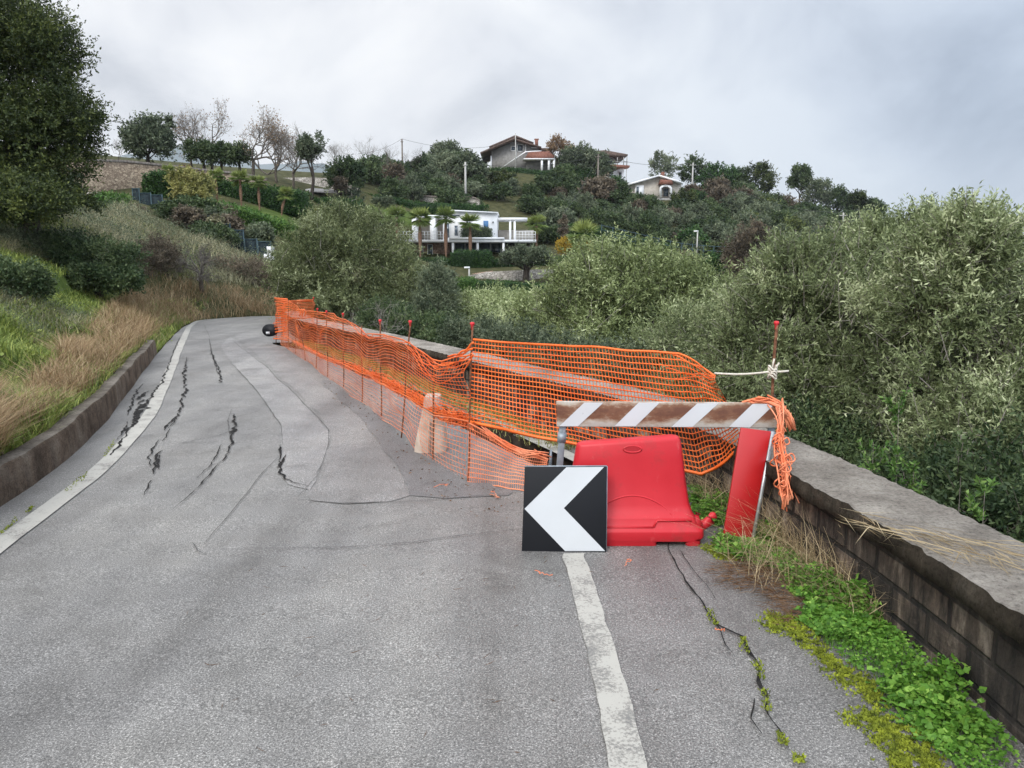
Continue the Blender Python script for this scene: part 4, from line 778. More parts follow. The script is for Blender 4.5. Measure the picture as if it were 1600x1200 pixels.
# ------------------------------------------------------------------ vegetation builders
def leafquads(mb, B, D, L, Wd, rng, mi=0, var=.5, up=.35):
    n = len(B); D = nrm(D); s = rng.normal(0, 1, (n, 3)); s[:, 2] *= (1 - up); S = nrm(np.cross(D, nrm(np.cross(s, D)) + [0, 0, up])); Nn = np.cross(D, S)
    L = np.broadcast_to(L, (n,))[:, None]; Wd = np.broadcast_to(Wd, (n,))[:, None]
    V = np.stack([B, B + D * L * .45 + S * Wd / 2 + Nn * L * .06, B + D * L - Nn * L * .02, B + D * L * .45 - S * Wd / 2 + Nn * L * .06], 1)
    F = np.arange(n * 4).reshape(n, 4); mb.add(V.reshape(-1, 3), F, mi, np.repeat(np.clip(np.broadcast_to(var, (n,)), 0, 1), 4))
def rdir(rng, n, zmin=-1):
    z = rng.uniform(zmin, 1, n); a = rng.uniform(0, 2 * np.pi, n); r = np.sqrt(1 - z * z); return np.stack([r * np.cos(a), r * np.sin(a), z], 1)
def crown(mb, rng, lobes, ncl, ntw, nlf, tw, ll, lw, cr=.25, up=.35, zmin=-.7, shell=.55, spread=.55, leafspread=.9, twm=None, twr=.004, twfrac=0, v0=.45, vc=.22, vl=.2, droop=0.):
    wts = np.array([l[6] if len(l) > 6 else l[3] * l[5] for l in lobes]); pick = rng.choice(len(lobes), ncl, p=wts / wts.sum()); LB = np.array([l[:6] for l in lobes])
    d = rdir(rng, ncl, zmin); u = shell + (1 - shell) * rng.random(ncl) ** .6; u *= 1 + .10 * rng.normal(0, 1, ncl)
    Rr = LB[pick, 3:]; Cc = LB[pick, :3]; rad = cr * (.6 + .8 * rng.random(ncl)) * Rr.min(1); C = Cc + d * np.maximum(Rr - rad[:, None] * .55, Rr * .3) * u[:, None]
    ci = np.repeat(np.arange(ncl), ntw); n = len(ci); s = C[ci] + rng.normal(0, .5, (n, 3)) * rad[ci][:, None]
    o = nrm((s - Cc[ci]) / Rr[ci]); td = nrm(o * .75 + [0, 0, up] + rng.normal(0, spread, (n, 3))); tl = tw * rng.uniform(.5, 1.3, n)
    cv = v0 + vc * rng.normal(0, 1, ncl)
    t = np.tile(np.linspace(.12, 1, nlf), n); k = np.repeat(np.arange(n), nlf); p = s[k] + td[k] * (tl[k] * t)[:, None]; p[:, 2] -= droop * tl[k] * t * t
    ld = nrm(td[k] * .65 + leafspread * nrm(rng.normal(0, 1, (len(k), 3)))); sz = rng.uniform(.65, 1.25, len(k))
    leafquads(mb, p, ld, ll * sz, lw * sz, rng, 0, cv[ci][k] + vl * rng.normal(0, 1, len(k)))
    if twm is not None and twfrac > 0:
        m = rng.random(n) < twfrac
        for a, b, q in zip(s[m], td[m], tl[m]): tube(mb, [a - b * q * .6, a + b * q * .2 + rng.normal(0, .03 * q, 3), a + b * q * .95], [twr, twr * .8, twr * .4], 3, twm, .5, False)
    return C
def limb(mb, rng, a, b, r0, r1, sides=6, mi=0, wob=.08, n=6):
    a = np.asarray(a, float); b = np.asarray(b, float); L = np.linalg.norm(b - a); s = np.linspace(0, 1, n)[:, None]
    P = a * (1 - s) + b * s + np.cumsum(rng.normal(0, wob * L / n, (n, 3)), 0) * np.sin(np.pi * np.minimum(s, .95)) ; P[:, 2] += L * .06 * np.sin(np.pi * s[:, 0]); tube(mb, P, np.linspace(r0, r1, n), sides, mi, .5); return P
def trunk_and_limbs(mb, rng, base, top, r0, targets, mi=0, sides=7, lr=.45):
    P = limb(mb, rng, base, top, r0, r0 * .6, sides, mi, .12)
    for tg in targets: k = rng.integers(len(P) // 2, len(P)); limb(mb, rng, P[k], tg, r0 * lr * rng.uniform(.6, 1.1), r0 * .08, 5, mi, .2)
def lobe(px, py, rx, ry, Y, dep=None, w=None):
    c = at(px, py, Y); k = np.linalg.norm(at(px + 1, py, Y) - c); q = [c[0], c[1], c[2], rx * k, (dep if dep else rx * k * .8), ry * k]
    if w: q.append(w)
    return q
def tree(name, label, cat, lobes, mat, ncl, ntw, nlf, tw, ll, lw, seed, bark='darkbark', tr=.12, nl=6, base=None, group=None, ztop=None, **k):
    rng = np.random.default_rng(seed); L = np.array([l[:6] for l in lobes]); cx, cy = L[0, 0], L[0, 1]
    if base is None: base = np.array([cx, cy, 0.]); base[2] = float(terr(cx, cy)) - .1
    base = np.asarray(base, float); th = thing(name, label, cat, tuple(base), group)
    lb = [[l[0] - base[0], l[1] - base[1], l[2] - base[2]] + list(l[3:]) for l in lobes]
    mb = MB(); k.setdefault('twm', 1); C = crown(mb, rng, lb, ncl, ntw, nlf, tw, ll, lw, **k); mb.build('crown', [M[mat], M['palebark' if name == 'olive_tree' else 'greytwig']], th)
    mb = MB(); c0 = np.array(lb[0][:3]); top = c0 * .75 + np.array([0, 0, -lb[0][5] * .25]); top = ztop if ztop is not None else top
    trunk_and_limbs(mb, rng, np.zeros(3), top, tr, C[rng.choice(len(C), min(nl, len(C)), replace=False)]); mb.build('trunk', M[bark], th, True); return th
def copy_tree(o, parent=None):
    c = o.copy(); COL.objects.link(c)
    if parent is not None: c.parent = parent
    for ch in o.children: copy_tree(ch, c)
    return c
# ---- olives beyond the parapet
OL = 'olive trees in the valley beside the road'
tree('olive_tree', 'nearest tall feathery olive filling the right edge above the wall', 'olive tree', [lobe(1515, 600, 165, 185, 6.6, 1.3), lobe(1500, 402, 48, 58, 6.4, .5, .45), lobe(1450, 470, 50, 70, 6.5, .6, .4), lobe(1610, 650, 120, 210, 6.2, 1.2), lobe(1560, 720, 130, 120, 6.0, .9, 1.2)], 'olive', 560, 26, 16, .26, .047, .0135, 101, tr=.11, nl=22, twfrac=.26, twr=.005, cr=.2, spread=.5, up=.6, vc=.22, vl=.15, v0=.44, shell=.42, zmin=-.95)
tree('olive_tree', 'broad silvery olive rising behind the capped rod and the red panel', 'olive tree', [lobe(1300, 535, 165, 160, 8.6, 1.6), lobe(1240, 450, 46, 58, 8.4, .6, .45), lobe(1350, 430, 62, 72, 8.6, .8, .6), lobe(1435, 405, 48, 62, 8.4, .6, .45), lobe(1330, 640, 160, 100, 8.0, 1.3, 1.6), lobe(1210, 560, 90, 110, 8.4, .9, .9)], 'olive', 700, 26, 16, .28, .050, .0145, 102, tr=.13, nl=24, twfrac=.24, twr=.0055, cr=.18, spread=.5, up=.6, vc=.22, vl=.15, v0=.46, shell=.42, zmin=-.95)
tree('olive_tree', 'pale olive standing behind the cross net in the middle of the valley', 'olive tree', [lobe(985, 470, 130, 84, 14.5, 1.5), lobe(1075, 470, 65, 60, 14.0, .8, .35), lobe(870, 500, 70, 50, 14.6, .8, .4), lobe(930, 430, 60, 46, 14.8, .7, .3), lobe(1000, 540, 140, 60, 13.6, 1.3, .9)], 'olive_bright', 460, 20, 14, .34, .075, .021, 103, tr=.14, nl=12, twfrac=.08, twr=.006, cr=.22, v0=.44, zmin=-.9)
tree('olive_tree', 'low grey green olive right of the cross net and left of the capped rod', 'olive tree', [lobe(1100, 545, 90, 60, 10.2, .9), lobe(1160, 560, 70, 80, 9.6, .8), lobe(1150, 640, 110, 60, 8.6, .9)], 'olive', 300, 18, 12, .30, .065, .014, 104, nl=10, twfrac=.1, cr=.24, v0=.42, zmin=-.95)
tree('olive_tree', 'big rounded olive beyond the road bend behind the far netting', 'olive tree', [lobe(545, 425, 112, 92, 24.5, 2.0), lobe(480, 440, 55, 66, 24, 1.2, .5), lobe(620, 450, 52, 66, 24, 1.2, .5), lobe(540, 370, 80, 44, 24.5, 1.4, .5), lobe(560, 490, 100, 34, 22.8, 1.6, .8)], 'olive_dark', 520, 20, 11, .40, .11, .026, 105, tr=.2, nl=10, twfrac=.03, twr=.008, cr=.2, v0=.42, zmin=-.9)
tree('olive_tree', 'slim bluish olive tucked against the big rounded olive', 'olive tree', [lobe(684, 470, 28, 52, 21.5, .6), lobe(672, 500, 40, 36, 21, .7)], 'shrub_grey', 110, 18, 10, .30, .09, .022, 106, nl=6, cr=.25, v0=.6)
tree('olive_tree', 'pale bushy olive below the villa garden between two darker crowns', 'olive tree', [lobe(765, 490, 46, 34, 23, .9), lobe(735, 510, 40, 30, 22, .8), lobe(800, 505, 40, 36, 21, .8), lobe(825, 490, 26, 26, 22.5, .6)], 'olive_bright', 190, 18, 10, .32, .10, .024, 107, nl=7, cr=.25, v0=.46)
tree('olive_tree', 'hazy olive crown at the far right edge against the sky', 'olive tree', [lobe(1602, 425, 34, 40, 12, .6), lobe(1585, 450, 26, 30, 12, .5)], 'olive', 90, 18, 11, .28, .065, .014, 108, nl=5, cr=.28, v0=.5)
tree('bush', 'dark leafy bush hanging over the valley side of the far parapet', 'bush', [lobe(645, 515, 45, 26, 18, .7), lobe(700, 525, 40, 24, 15.5, .6), lobe(600, 495, 40, 20, 19.5, .7)], 'shrub', 130, 18, 10, .26, .07, .024, 109, nl=5, cr=.3)
tree('bush', 'green undergrowth behind the parapet under the pale olive', 'bush', [lobe(810, 545, 60, 26, 12, .7), lobe(890, 562, 70, 26, 11, .7), lobe(970, 580, 70, 26, 10, .7), lobe(740, 528, 40, 20, 13.5, .6)], 'shrub_grey', 190, 18, 10, .26, .06, .018, 110, nl=5, cr=.3)
tree('bush', 'dense dark undergrowth under the nearest olive behind the coping', 'bush', [lobe(1340, 740, 110, 60, 6.6, .7), lobe(1460, 790, 100, 60, 5.4, .6), lobe(1580, 850, 90, 80, 4.6, .6), lobe(1270, 690, 60, 40, 7.2, .6), lobe(1600, 760, 80, 70, 5.2, .6)], 'shrub', 380, 20, 10, .24, .045, .017, 111, nl=5, cr=.3, twfrac=.08)
for k, (px, y0, y1, Y, lb) in enumerate([(1402, 620, 775, 4.75, 'upright sapling with yellow green leaves, tallest behind the coping'), (1425, 725, 765, 4.45, 'short bright leafy shoot at the foot of the tallest sapling'), (1500, 690, 800, 4.1, 'broad glossy sapling behind the coping, nearest to the camera'), (1362, 690, 745, 4.9, 'small leafy shoot behind the coping, nearest to the red panel'), (1535, 760, 815, 3.8, 'low green shoot behind the coping at the right edge')]):
    B = at(px, y1 + 60, Y); T = at(px, y0, Y); B[2] = min(B[2], float(terr(B[0], Y)) + .0) if B[2] < .2 else B[2]; B[2] = float(terr(B[0], Y)) - .05; H = T - B; th = thing('sapling', lb, 'sapling', tuple(B), 'leafy shoots behind the coping'); r = np.random.default_rng(200 + k)
    mb = MB(); tube(mb, [H * s + [.03 * math.sin(3 * s), .02 * math.sin(4 * s), 0] for s in np.linspace(0, 1, 8)], np.linspace(.005, .0015, 8), 5)
    nb = 9 if k in (0, 2) else 5; tips = []; vis = abs(at(px, y1, Y)[2] - T[2]) + .1
    for q in range(nb): a = H * (1 - vis / np.linalg.norm(H) * r.uniform(.1, 1)); b = a + np.array([r.normal(0, .07), r.normal(0, .07), r.uniform(.06, .2) * min(1, vis * 3)]); tube(mb, [a, (a + b) / 2, b], .002, 4); tips.append((a, b))
    mb.build('stem', M['greytwig'], th); mb = MB(); tips.append((H * (1 - vis / np.linalg.norm(H)), H))
    for a, b in tips:
        n = 34; t = r.uniform(0, 1, n)[:, None]; p = a * (1 - t) + b * t; leafquads(mb, p, nrm(r.normal(0, .7, (n, 3)) + nrm(b - a) * .8), r.uniform(.028, .05, n), r.uniform(.012, .02, n), r, 0, .6 + .2 * r.normal(0, 1, n))
    mb.build('leaves', M['hedge_b' if k != 2 else 'shrub'], th)
# bare pale twiggy shrub by the far parapet
def bare(mb, rng, p, d, L, r, depth, spread=.6, nb=3, upk=.25, mi=0, tips=None, jit=.12):
    n = 4; q = p.copy(); P = [q.copy()]; dd = d.copy()
    for i in range(n): dd = nrm(dd + rng.normal(0, jit, 3) + [0, 0, upk * .15]); q = q + dd * L / n; P.append(q.copy())
    tube(mb, P, np.linspace(r, r * .62, n + 1), 5 if r > .02 else 3, mi, .5, False)
    if depth == 0:
        if tips is not None: tips.append((P[-2], dd))
        return
    for i in range(nb):
        k = rng.integers(2, n + 1) if i else n; nd_ = nrm(dd + rng.normal(0, spread, 3) + [0, 0, upk]); bare(mb, rng, P[k], nd_, L * rng.uniform(.6, .85), r * .58, depth - 1, spread, nb, upk, mi, tips, jit)
def baretree(name, label, base, H, seed, mat='greytwig', depth=5, nb=3, r=None, leaf=None, nleaf=3, ls=.12, group=None, spread=.55, upk=.25, trunkf=.3, cat='tree', lean=(0, 0)):
    rng = np.random.default_rng(seed); th = thing(name, label, cat, tuple(base), group); mb = MB(); r = r or H * .022; tips = []; d0 = nrm(np.array([lean[0], lean[1], 1.]))
    P = limb(mb, rng, np.zeros(3), d0 * H * trunkf, r, r * .8, 7, 0, .08); b2 = MB()
    for i in range(nb + 1): bare(b2, rng, P[-1 - (i % 2)], nrm(d0 + rng.normal(0, spread, 3)), H * .27, r * .62, depth - 1, spread, nb, upk, 0, tips)
    Z = np.concatenate(b2.v); zm = np.percentile(Z[:, 2], 99.5); f = H / zm; mb.v = [v * f for v in mb.v]; b2.v = [v * f for v in b2.v]
    if leaf:
        tp = np.array([t[0] for t in tips]) * f; k = np.repeat(np.arange(len(tp)), nleaf); keep = rng.random(len(k)) < .8; k = k[keep]
        leafquads(b2, tp[k] + rng.normal(0, ls * 1.2, (len(k), 3)), nrm(rng.normal(0, 1, (len(k), 3))), ls * rng.uniform(.6, 1.3, len(k)), ls * .6, rng, 1, .5 + .2 * rng.normal(0, 1, len(k)))
    mb.build('trunk', M['darkbark' if mat == 'darkbark' else 'bark'], th, True); b2.build('branches', [M[mat], M[leaf or 'tanleaf']], th); return th
B = at(585, 512, 15.2); B[2] = float(terr(B[0], B[1])); Hs = at(585, 466, 15.2)[2] - B[2]
baretree('bare_shrub', 'leafless pale twiggy shrub behind the parapet by the far capped rods', B, Hs, 300, 'palebark', 5, 3, .02, spread=.8, cat='shrub', trunkf=.45)
# ---- left bank: big oak, brambles, bare trees
tree('oak_tree', 'large dark evergreen oak cut by the left edge of the picture', 'tree', [lobe(26, 140, 108, 150, 21, 2.4), lobe(-40, 60, 130, 130, 21, 2.4), lobe(70, 235, 80, 80, 20.5, 1.6), lobe(60, 65, 60, 80, 21, 1.4), lobe(104, 190, 40, 60, 20.5, .9, 1.2), lobe(10, 290, 110, 42, 20, 1.5, 1.8), lobe(75, 305, 70, 28, 19.8, 1.2, 1.2), lobe(40, 312, 78, 24, 18.4, .9, 1.8), lobe(20, 322, 60, 18, 17.6, .8, 1.2), lobe(-90, 200, 90, 120, 21, 2)], 'oak', 1050, 20, 9, .34, .085, .042, 120, tr=.3, nl=14, cr=.17, spread=.7, v0=.42, vc=.2, shell=.35, zmin=-.95)
def bank(px, py, Y): B = at(px, py, Y); B[2] = float(terr(B[0], B[1])); return B
BR = 'bushes on the left bank'
tree('bramble_bush', 'large dark bramble bush on the left bank above the green strip', 'bush', [lobe(150, 408, 62, 38, 19.6, 1.0), lobe(95, 398, 48, 28, 19.6, .8), lobe(185, 425, 30, 24, 19.6, .6), lobe(140, 436, 62, 14, 19.0, .7, 1.2), lobe(190, 442, 28, 12, 19.0, .5, .5)], 'shrub', 190, 20, 9, .25, .075, .04, 121, nl=3, cr=.3, v0=.4, group=BR)
tree('bramble_bush', 'dark green bush low on the bank at the left edge', 'bush', [lobe(20, 440, 46, 26, 13.6, .6), lobe(-20, 430, 40, 26, 13.6, .6)], 'shrub', 110, 18, 9, .18, .06, .03, 122, nl=3, cr=.3, v0=.4, group=BR)
tree('bramble_bush', 'long low dark bush at the left edge under the oak', 'bush', [lobe(35, 382, 50, 13, 20.5, .6), lobe(90, 380, 40, 13, 21, .6), lobe(-20, 375, 45, 15, 20.5, .6)], 'shrub_grey', 130, 18, 9, .22, .075, .035, 123, nl=3, cr=.35, v0=.45, group=BR)
tree('bramble_bush', 'brown green thicket on the bank right of the two bare trees', 'bush', [lobe(385, 432, 48, 26, 31, .9), lobe(340, 430, 40, 24, 31, .9), lobe(425, 452, 34, 20, 31, .7)], 'shrub_brown', 150, 18, 9, .3, .085, .03, 124, nl=4, cr=.35, v0=.5, twfrac=.1, group=BR)
tree('bramble_bush', 'olive green thicket left of the two bare trees', 'bush', [lobe(250, 405, 32, 30, 27, .8), lobe(235, 420, 24, 22, 26, .6)], 'shrub_brown', 90, 18, 9, .28, .08, .03, 125, nl=4, cr=.35, v0=.55, twfrac=.1, group=BR)
tree('bramble_bush', 'small green thicket at the roadside beyond the kerb end', 'bush', [lobe(300, 486, 24, 9, 25.2, .4), lobe(345, 481, 26, 8, 26.6, .4)], 'shrub', 50, 16, 8, .12, .06, .03, 126, nl=2, cr=.4, v0=.6, group=BR)
B = bank(316, 466, 26.4); baretree('bare_tree', 'small leafless tree with a short dark trunk by the road bend', B, at(316, 378, 26.4)[2] - B[2], 301, 'greytwig', 6, 3, .085, spread=.85, upk=.08, trunkf=.34)
B = bank(270, 452, 28); baretree('bare_tree', 'slender leafless tree left of the short dark-trunked one', B, at(268, 385, 28)[2] - B[2], 302, 'greytwig', 6, 3, .05, spread=.75, upk=.1, trunkf=.34)
# grass, scrub and ground cover
def blades(mb, P, H, rng, w=.006, lean=.35, var=.5, mi=0, wind=(0, 0)):
    n = len(P); H = np.broadcast_to(H, (n,)); a = rng.uniform(0, 2 * np.pi, n); ln = lean * rng.uniform(.2, 1.6, n); d = np.stack([np.cos(a) * ln + wind[0], np.sin(a) * ln + wind[1], np.ones(n)], 1)
    s = np.stack([-np.sin(a + rng.normal(0, .6, n)), np.cos(a), np.zeros(n)], 1); w = np.broadcast_to(w, (n,))[:, None]
    m = P + d * (H * .55)[:, None]; t = P + (d * [1.9, 1.9, .92]) * H[:, None]; V = np.stack([P - s * w, P + s * w, m + s * w * .7, m - s * w * .7, t + s * w * .12, t - s * w * .12], 1)
    i = np.arange(n)[:, None] * 6; F = np.concatenate([i + [0, 1, 2, 3], i + [3, 2, 4, 5]]); mb.add(V.reshape(-1, 3), F, mi, np.repeat(np.clip(np.broadcast_to(var, (n,)), 0, 1), 6))
def scatter_px(polys, n, rng, ymax=60, zf=None, power=1.0, holes=()):
    """points on the terrain whose place falls in the given areas of the bank, denser nearby"""
    out = []; tot = 0; x0 = min(p[0] for q in polys for p in q); x1 = max(p[0] for q in polys for p in q); y0 = min(p[1] for q in polys for p in q); y1 = max(p[1] for q in polys for p in q)
    kL = left[np.argsort(left[:, 1])]
    for _ in range(60):
        Y = np.exp(rng.uniform(math.log(2.8), math.log(ymax), n)) if power else rng.uniform(4, ymax, n); X = rng.uniform(-1.0, .0, n) * Y * 1.15 - .5
        Z = terr(X, Y); px, py = project(np.stack([X, Y, Z], -1)); ok = np.zeros(n, bool)
        for q in polys: ok |= inpoly(px, py, q)
        for q in holes: ok &= ~(inpoly(px, py, q))
        ok &= ~inpoly(X, Y, road_outline) & (X < np.interp(Y, kL[:, 1], kL[:, 0]) - np.where(Y < 14.6, .15, .02)) ; out.append(np.stack([X, Y, Z], -1)[ok]); tot += ok.sum()
        if tot > n: break
    return np.concatenate(out)[:n]
rng = np.random.default_rng(51)
dry = [[(0, 735), (0, 665), (70, 600), (110, 545), (160, 495), (200, 462), (215, 432), (330, 445), (440, 462), (450, 496), (300, 505), (255, 540), (205, 590), (130, 660), (60, 700)], [(0, 735), (-500, 1250), (-700, 1000), (-200, 660), (0, 620)]]
P = scatter_px(dry, 52000, rng, 30); cl = .5 + .5 * np.sin(P[:, 0] * 2.1 + 1.3 * np.sin(P[:, 1] * 1.1)) * np.sin(P[:, 1] * 1.7 + P[:, 0]); px, py = project(P)
kerbside = inpoly(px, py, [(0, 735), (0, 700), (110, 640), (200, 560), (250, 520), (290, 505), (250, 545), (190, 610), (110, 670)]); keep = (rng.random(len(P)) < .5 + .5 * cl) & ~(kerbside & (rng.random(len(P)) < .85)); P = P[keep]; Hh = (.13 + .21 * cl[keep]) * rng.uniform(.5, 1.35, len(P)) * np.clip(1.25 - P[:, 1] * .0, .7, 1.2)
Hh = Hh * np.where(kerbside[keep], .5, 1); mb = MB(); blades(mb, P, Hh, rng, .0026 + .00015 * P[:, 1], .45, .45 + .25 * rng.normal(0, 1, len(P)), wind=(.03, -.02)); tag(mb.build('dry_grass', M['drygrass']), 'tall dry reddish grass along the kerb', 'grass', kind='stuff')
gr = green_polys[0:1] + green_polys[3:4] + [[(0, 330), (110, 345), (210, 340), (300, 385), (400, 420), (330, 438), (215, 430), (60, 405), (0, 392)]] + [[(0, 740), (0, 600), (90, 540), (190, 480), (260, 470), (330, 470), (300, 505), (200, 590), (110, 665)], [(-700, 1300), (-700, 420), (0, 400), (0, 735)]]
P = scatter_px(gr, 190000, rng, 44); px, py = project(P); mb = MB(); nb_ = .5 + .5 * np.sin(P[:, 0] * 1.3 + 2) * np.sin(P[:, 1] * .9 + P[:, 0] * .6); P = P[rng.random(len(P)) < .35 + .65 * nb_]
blades(mb, P, rng.uniform(.06, .19, len(P)), rng, .004 + .0003 * P[:, 1], .5, .5 + .25 * rng.normal(0, 1, len(P))); n = 9000; Q = P[rng.integers(0, len(P), n)] + rng.normal(0, .05, (n, 3)) * [1, 1, 0] + [0, 0, .05]; leafquads(mb, Q, nrm(rng.normal(0, 1, (n, 3)) * [1, 1, .4] + [0, 0, .3]), rng.uniform(.04, .09, n), rng.uniform(.025, .05, n), rng, 0, .6 + .2 * rng.normal(0, 1, n))
tag(mb.build('green_grass', M['grass']), 'green grass and weeds on the bank', 'grass', kind='stuff')
scr = [[(-40, 500), (0, 412), (40, 425), (110, 455), (60, 475), (150, 500), (110, 530), (50, 540), (0, 500)], [(0, 395), (0, 325), (120, 325), (210, 328), (300, 372), (420, 412), (440, 455), (330, 440), (215, 430), (60, 408)]]
P = scatter_px(scr, 24000, rng, 46); mb = MB(); nb_ = .5 + .5 * np.sin(P[:, 0] * .9 + 1) * np.sin(P[:, 1] * .8 + P[:, 0] * .7 + 2); sc_ = np.clip(P[:, 1] / 22, .55, 1.5)
blades(mb, P, rng.uniform(.10, .36, len(P)) * (.4 + .9 * nb_) * sc_, rng, .004 + .00028 * P[:, 1], .5, .25 + .5 * nb_ + .16 * rng.normal(0, 1, len(P)))
k = np.repeat(np.arange(0, len(P), 3), 4); Q = P[k] + rng.normal(0, .10, (len(k), 3)) * sc_[k][:, None] + np.stack([0 * k, 0 * k, rng.uniform(.02, .42, len(k)) * (.5 + .9 * nb_[k]) * sc_[k]], 1); big = rng.random(len(k)) < .5
leafquads(mb, Q, rdir(rng, len(k), -.2), .05 * sc_[k], .022 * sc_[k], rng, 1, .4 + .25 * rng.normal(0, 1, len(k)) - .2 * (nb_[k] - .5))
tag(mb.build('scrub', [M['scrub'], M['shrub_grey']]), 'grey brown scrub of low twiggy shrubs and dead weeds', 'scrub', kind='stuff')
# ---- weeds, moss and straw by the right-hand wall
def wallpts(poly, n, rng, h=0):
    P = pxline(poly)[:, :2]; lo, hi = P.min(0), P.max(0); o = []
    for _ in range(40):
        q = rng.uniform(lo, hi, (n, 2)); q = q[inpoly(q[:, 0], q[:, 1], P)]; o.append(q)
        if sum(map(len, o)) > n: break
    q = np.concatenate(o)[:n]; q = q[q[:, 0] < np.interp(q[:, 1], ib_s[:, 1], ib_s[:, 0])]; return np.c_[q, zroad(q[:, 0], q[:, 1]) + h]
def crop8(P): return [(1040 + x * .4334, 680 + y * .4334) for x, y in P]
moss = [crop8([(355, 660), (400, 645), (470, 660), (520, 690), (560, 770), (640, 830), (740, 880), (790, 960), (770, 990), (700, 940), (600, 870), (540, 800), (480, 740), (420, 715), (365, 700)]), crop8([(650, 1025), (700, 1000), (780, 1005), (850, 1050), (930, 1110), (990, 1180), (1000, 1230), (860, 1230), (800, 1190), (840, 1160), (760, 1110), (740, 1060)]), crop8([(150, 405), (200, 395), (250, 430), (230, 450), (170, 425)])]
mb = MB(); r = np.random.default_rng(61)
for p in moss:
    q = wallpts(p, 9000, r); q[:, :2] += r.normal(0, .022, (len(q), 2)); cl = np.sin(q[:, 0] * 60 + 2 * np.sin(q[:, 1] * 41)) * np.sin(q[:, 1] * 55); q = q[r.random(len(q)) < .45 + .55 * cl]; leafquads(mb, q + np.c_[0 * q[:, :2], r.uniform(0, .006, len(q))], nrm(np.c_[r.normal(0, .8, (len(q), 2)), np.ones(len(q))]), r.uniform(.008, .018, len(q)), r.uniform(.006, .012, len(q)), r, 0, .5)
for p in [crop8([(260, 740), (290, 735), (300, 800), (270, 790)]), crop8([(310, 820), (345, 825), (355, 900), (330, 880)]), crop8([(340, 930), (370, 930), (378, 1010), (350, 1000)]), crop8([(395, 1080), (430, 1090), (440, 1140), (410, 1120)]), crop8([(460, 1160), (500, 1170), (500, 1200), (460, 1195)]), crop8([(140, 630), (170, 640), (190, 700), (160, 690)]), [(100, 770), (118, 752), (140, 738), (132, 752), (108, 772)], [(160, 715), (180, 690), (180, 698), (165, 716)], [(2, 836), (26, 812), (26, 818), (4, 838)], [(40, 804), (52, 793), (50, 801)]]:
    q = wallpts(p, 70, r); leafquads(mb, q + [0, 0, .012], nrm(np.c_[r.normal(0, .8, (len(q), 2)), np.ones(len(q))]), r.uniform(.008, .022, len(q)), r.uniform(.005, .010, len(q)), r, 0, .4)
tag(mb.build('moss', M['moss']), 'yellow green moss on the asphalt edge', 'moss', kind='stuff')
mb = MB()
for p in [crop8([(500, 640), (700, 590), (790, 700), (900, 790), (1010, 880), (1090, 1000), (1160, 1080), (1240, 1200), (1100, 1260), (960, 1120), (880, 1040), (800, 960), (760, 880), (600, 780), (540, 720)]), crop8([(180, 400), (290, 330), (400, 330), (470, 400), (430, 470), (330, 470), (230, 440)]), crop8([(110, 170), (200, 190), (210, 330), (130, 330), (100, 250)]), crop8([(380, 430), (470, 400), (700, 500), (720, 600), (520, 620), (430, 540)])]:
    q = wallpts(p, 3000, r); q = q[np.sin(q[:, 0] * 31 + 2 * np.sin(q[:, 1] * 13)) * np.sin(q[:, 1] * 27 + q[:, 0] * 9) > -.85]; hgt = .03 + .11 * r.random(len(q)) * (.5 + .5 * np.sin(q[:, 0] * 9 + q[:, 1] * 7)); hgt = (hgt + .01) * np.clip(.55 + .6 * np.sin(q[:, 0] * 23 + 1) * np.sin(q[:, 1] * 17), .25, 1.2)
    for k in range(len(q)):
        pass
    tip = q + np.c_[r.normal(0, .03, (len(q), 2)), hgt]; blades(mb, q, hgt * .8, r, .0014, .3, .55)
    for a in range(3):
        th = r.uniform(0, 6.28, len(q)) + a * 2.1; D = np.stack([np.cos(th), np.sin(th), r.uniform(-.2, .5, len(q))], 1); s = r.uniform(.008, .030, len(q)) * (.9 + .3 * np.sin(q[:, 1] * 8)); leafquads(mb, tip, D, s, s * .95, r, 0, .5 + .2 * r.normal(0, 1, len(q)), up=.8)
tag(mb.build('weeds', M['clover']), 'bright green clover and parsley weeds along the wall foot', 'weeds', kind='stuff')
mb = MB()
for (x, y, n, h, sp) in [(1290, 905, 230, .27, .10), (1262, 870, 150, .28, .09), (1318, 930, 150, .22, .08), (1225, 850, 80, .34, .08), (1250, 905, 200, .14, .13), (1175, 880, 120, .22, .07), (1345, 960, 120, .2, .06), (1215, 800, 160, .3, .12), (1130, 800, 140, .3, .10), (1110, 770, 120, .25, .1)]:
    c = on(x, y); q = np.c_[c[0] + r.normal(0, sp, n), c[1] + r.normal(0, sp, n), np.zeros(n)]; q[:, 0] = np.minimum(q[:, 0], np.interp(q[:, 1], ib_s[:, 1], ib_s[:, 0]) - .02); q[:, 2] = zroad(q[:, 0], q[:, 1]); blades(mb, q, h * r.uniform(.3, 1.3, n), r, .0017, .85, .5 + .25 * r.normal(0, 1, n))
tag(mb.build('dry_grass', M['straw']), 'tangle of dry straw coloured grass at the wall foot', 'grass', kind='stuff')
mb = MB(); q = wallpts([(1110, 890), (1180, 860), (1250, 900), (1270, 960), (1225, 985), (1190, 930), (1120, 915)], 1500, r); a = r.uniform(0, 6.28, len(q)); leafquads(mb, q + np.c_[0 * q[:, :2], r.uniform(.004, .02, len(q))], np.stack([np.cos(a), np.sin(a) * .5, r.normal(0, .06, len(q))], 1), r.uniform(.05, .13, len(q)), .0028, r, 0, .5 + .25 * r.normal(0, 1, len(q)))
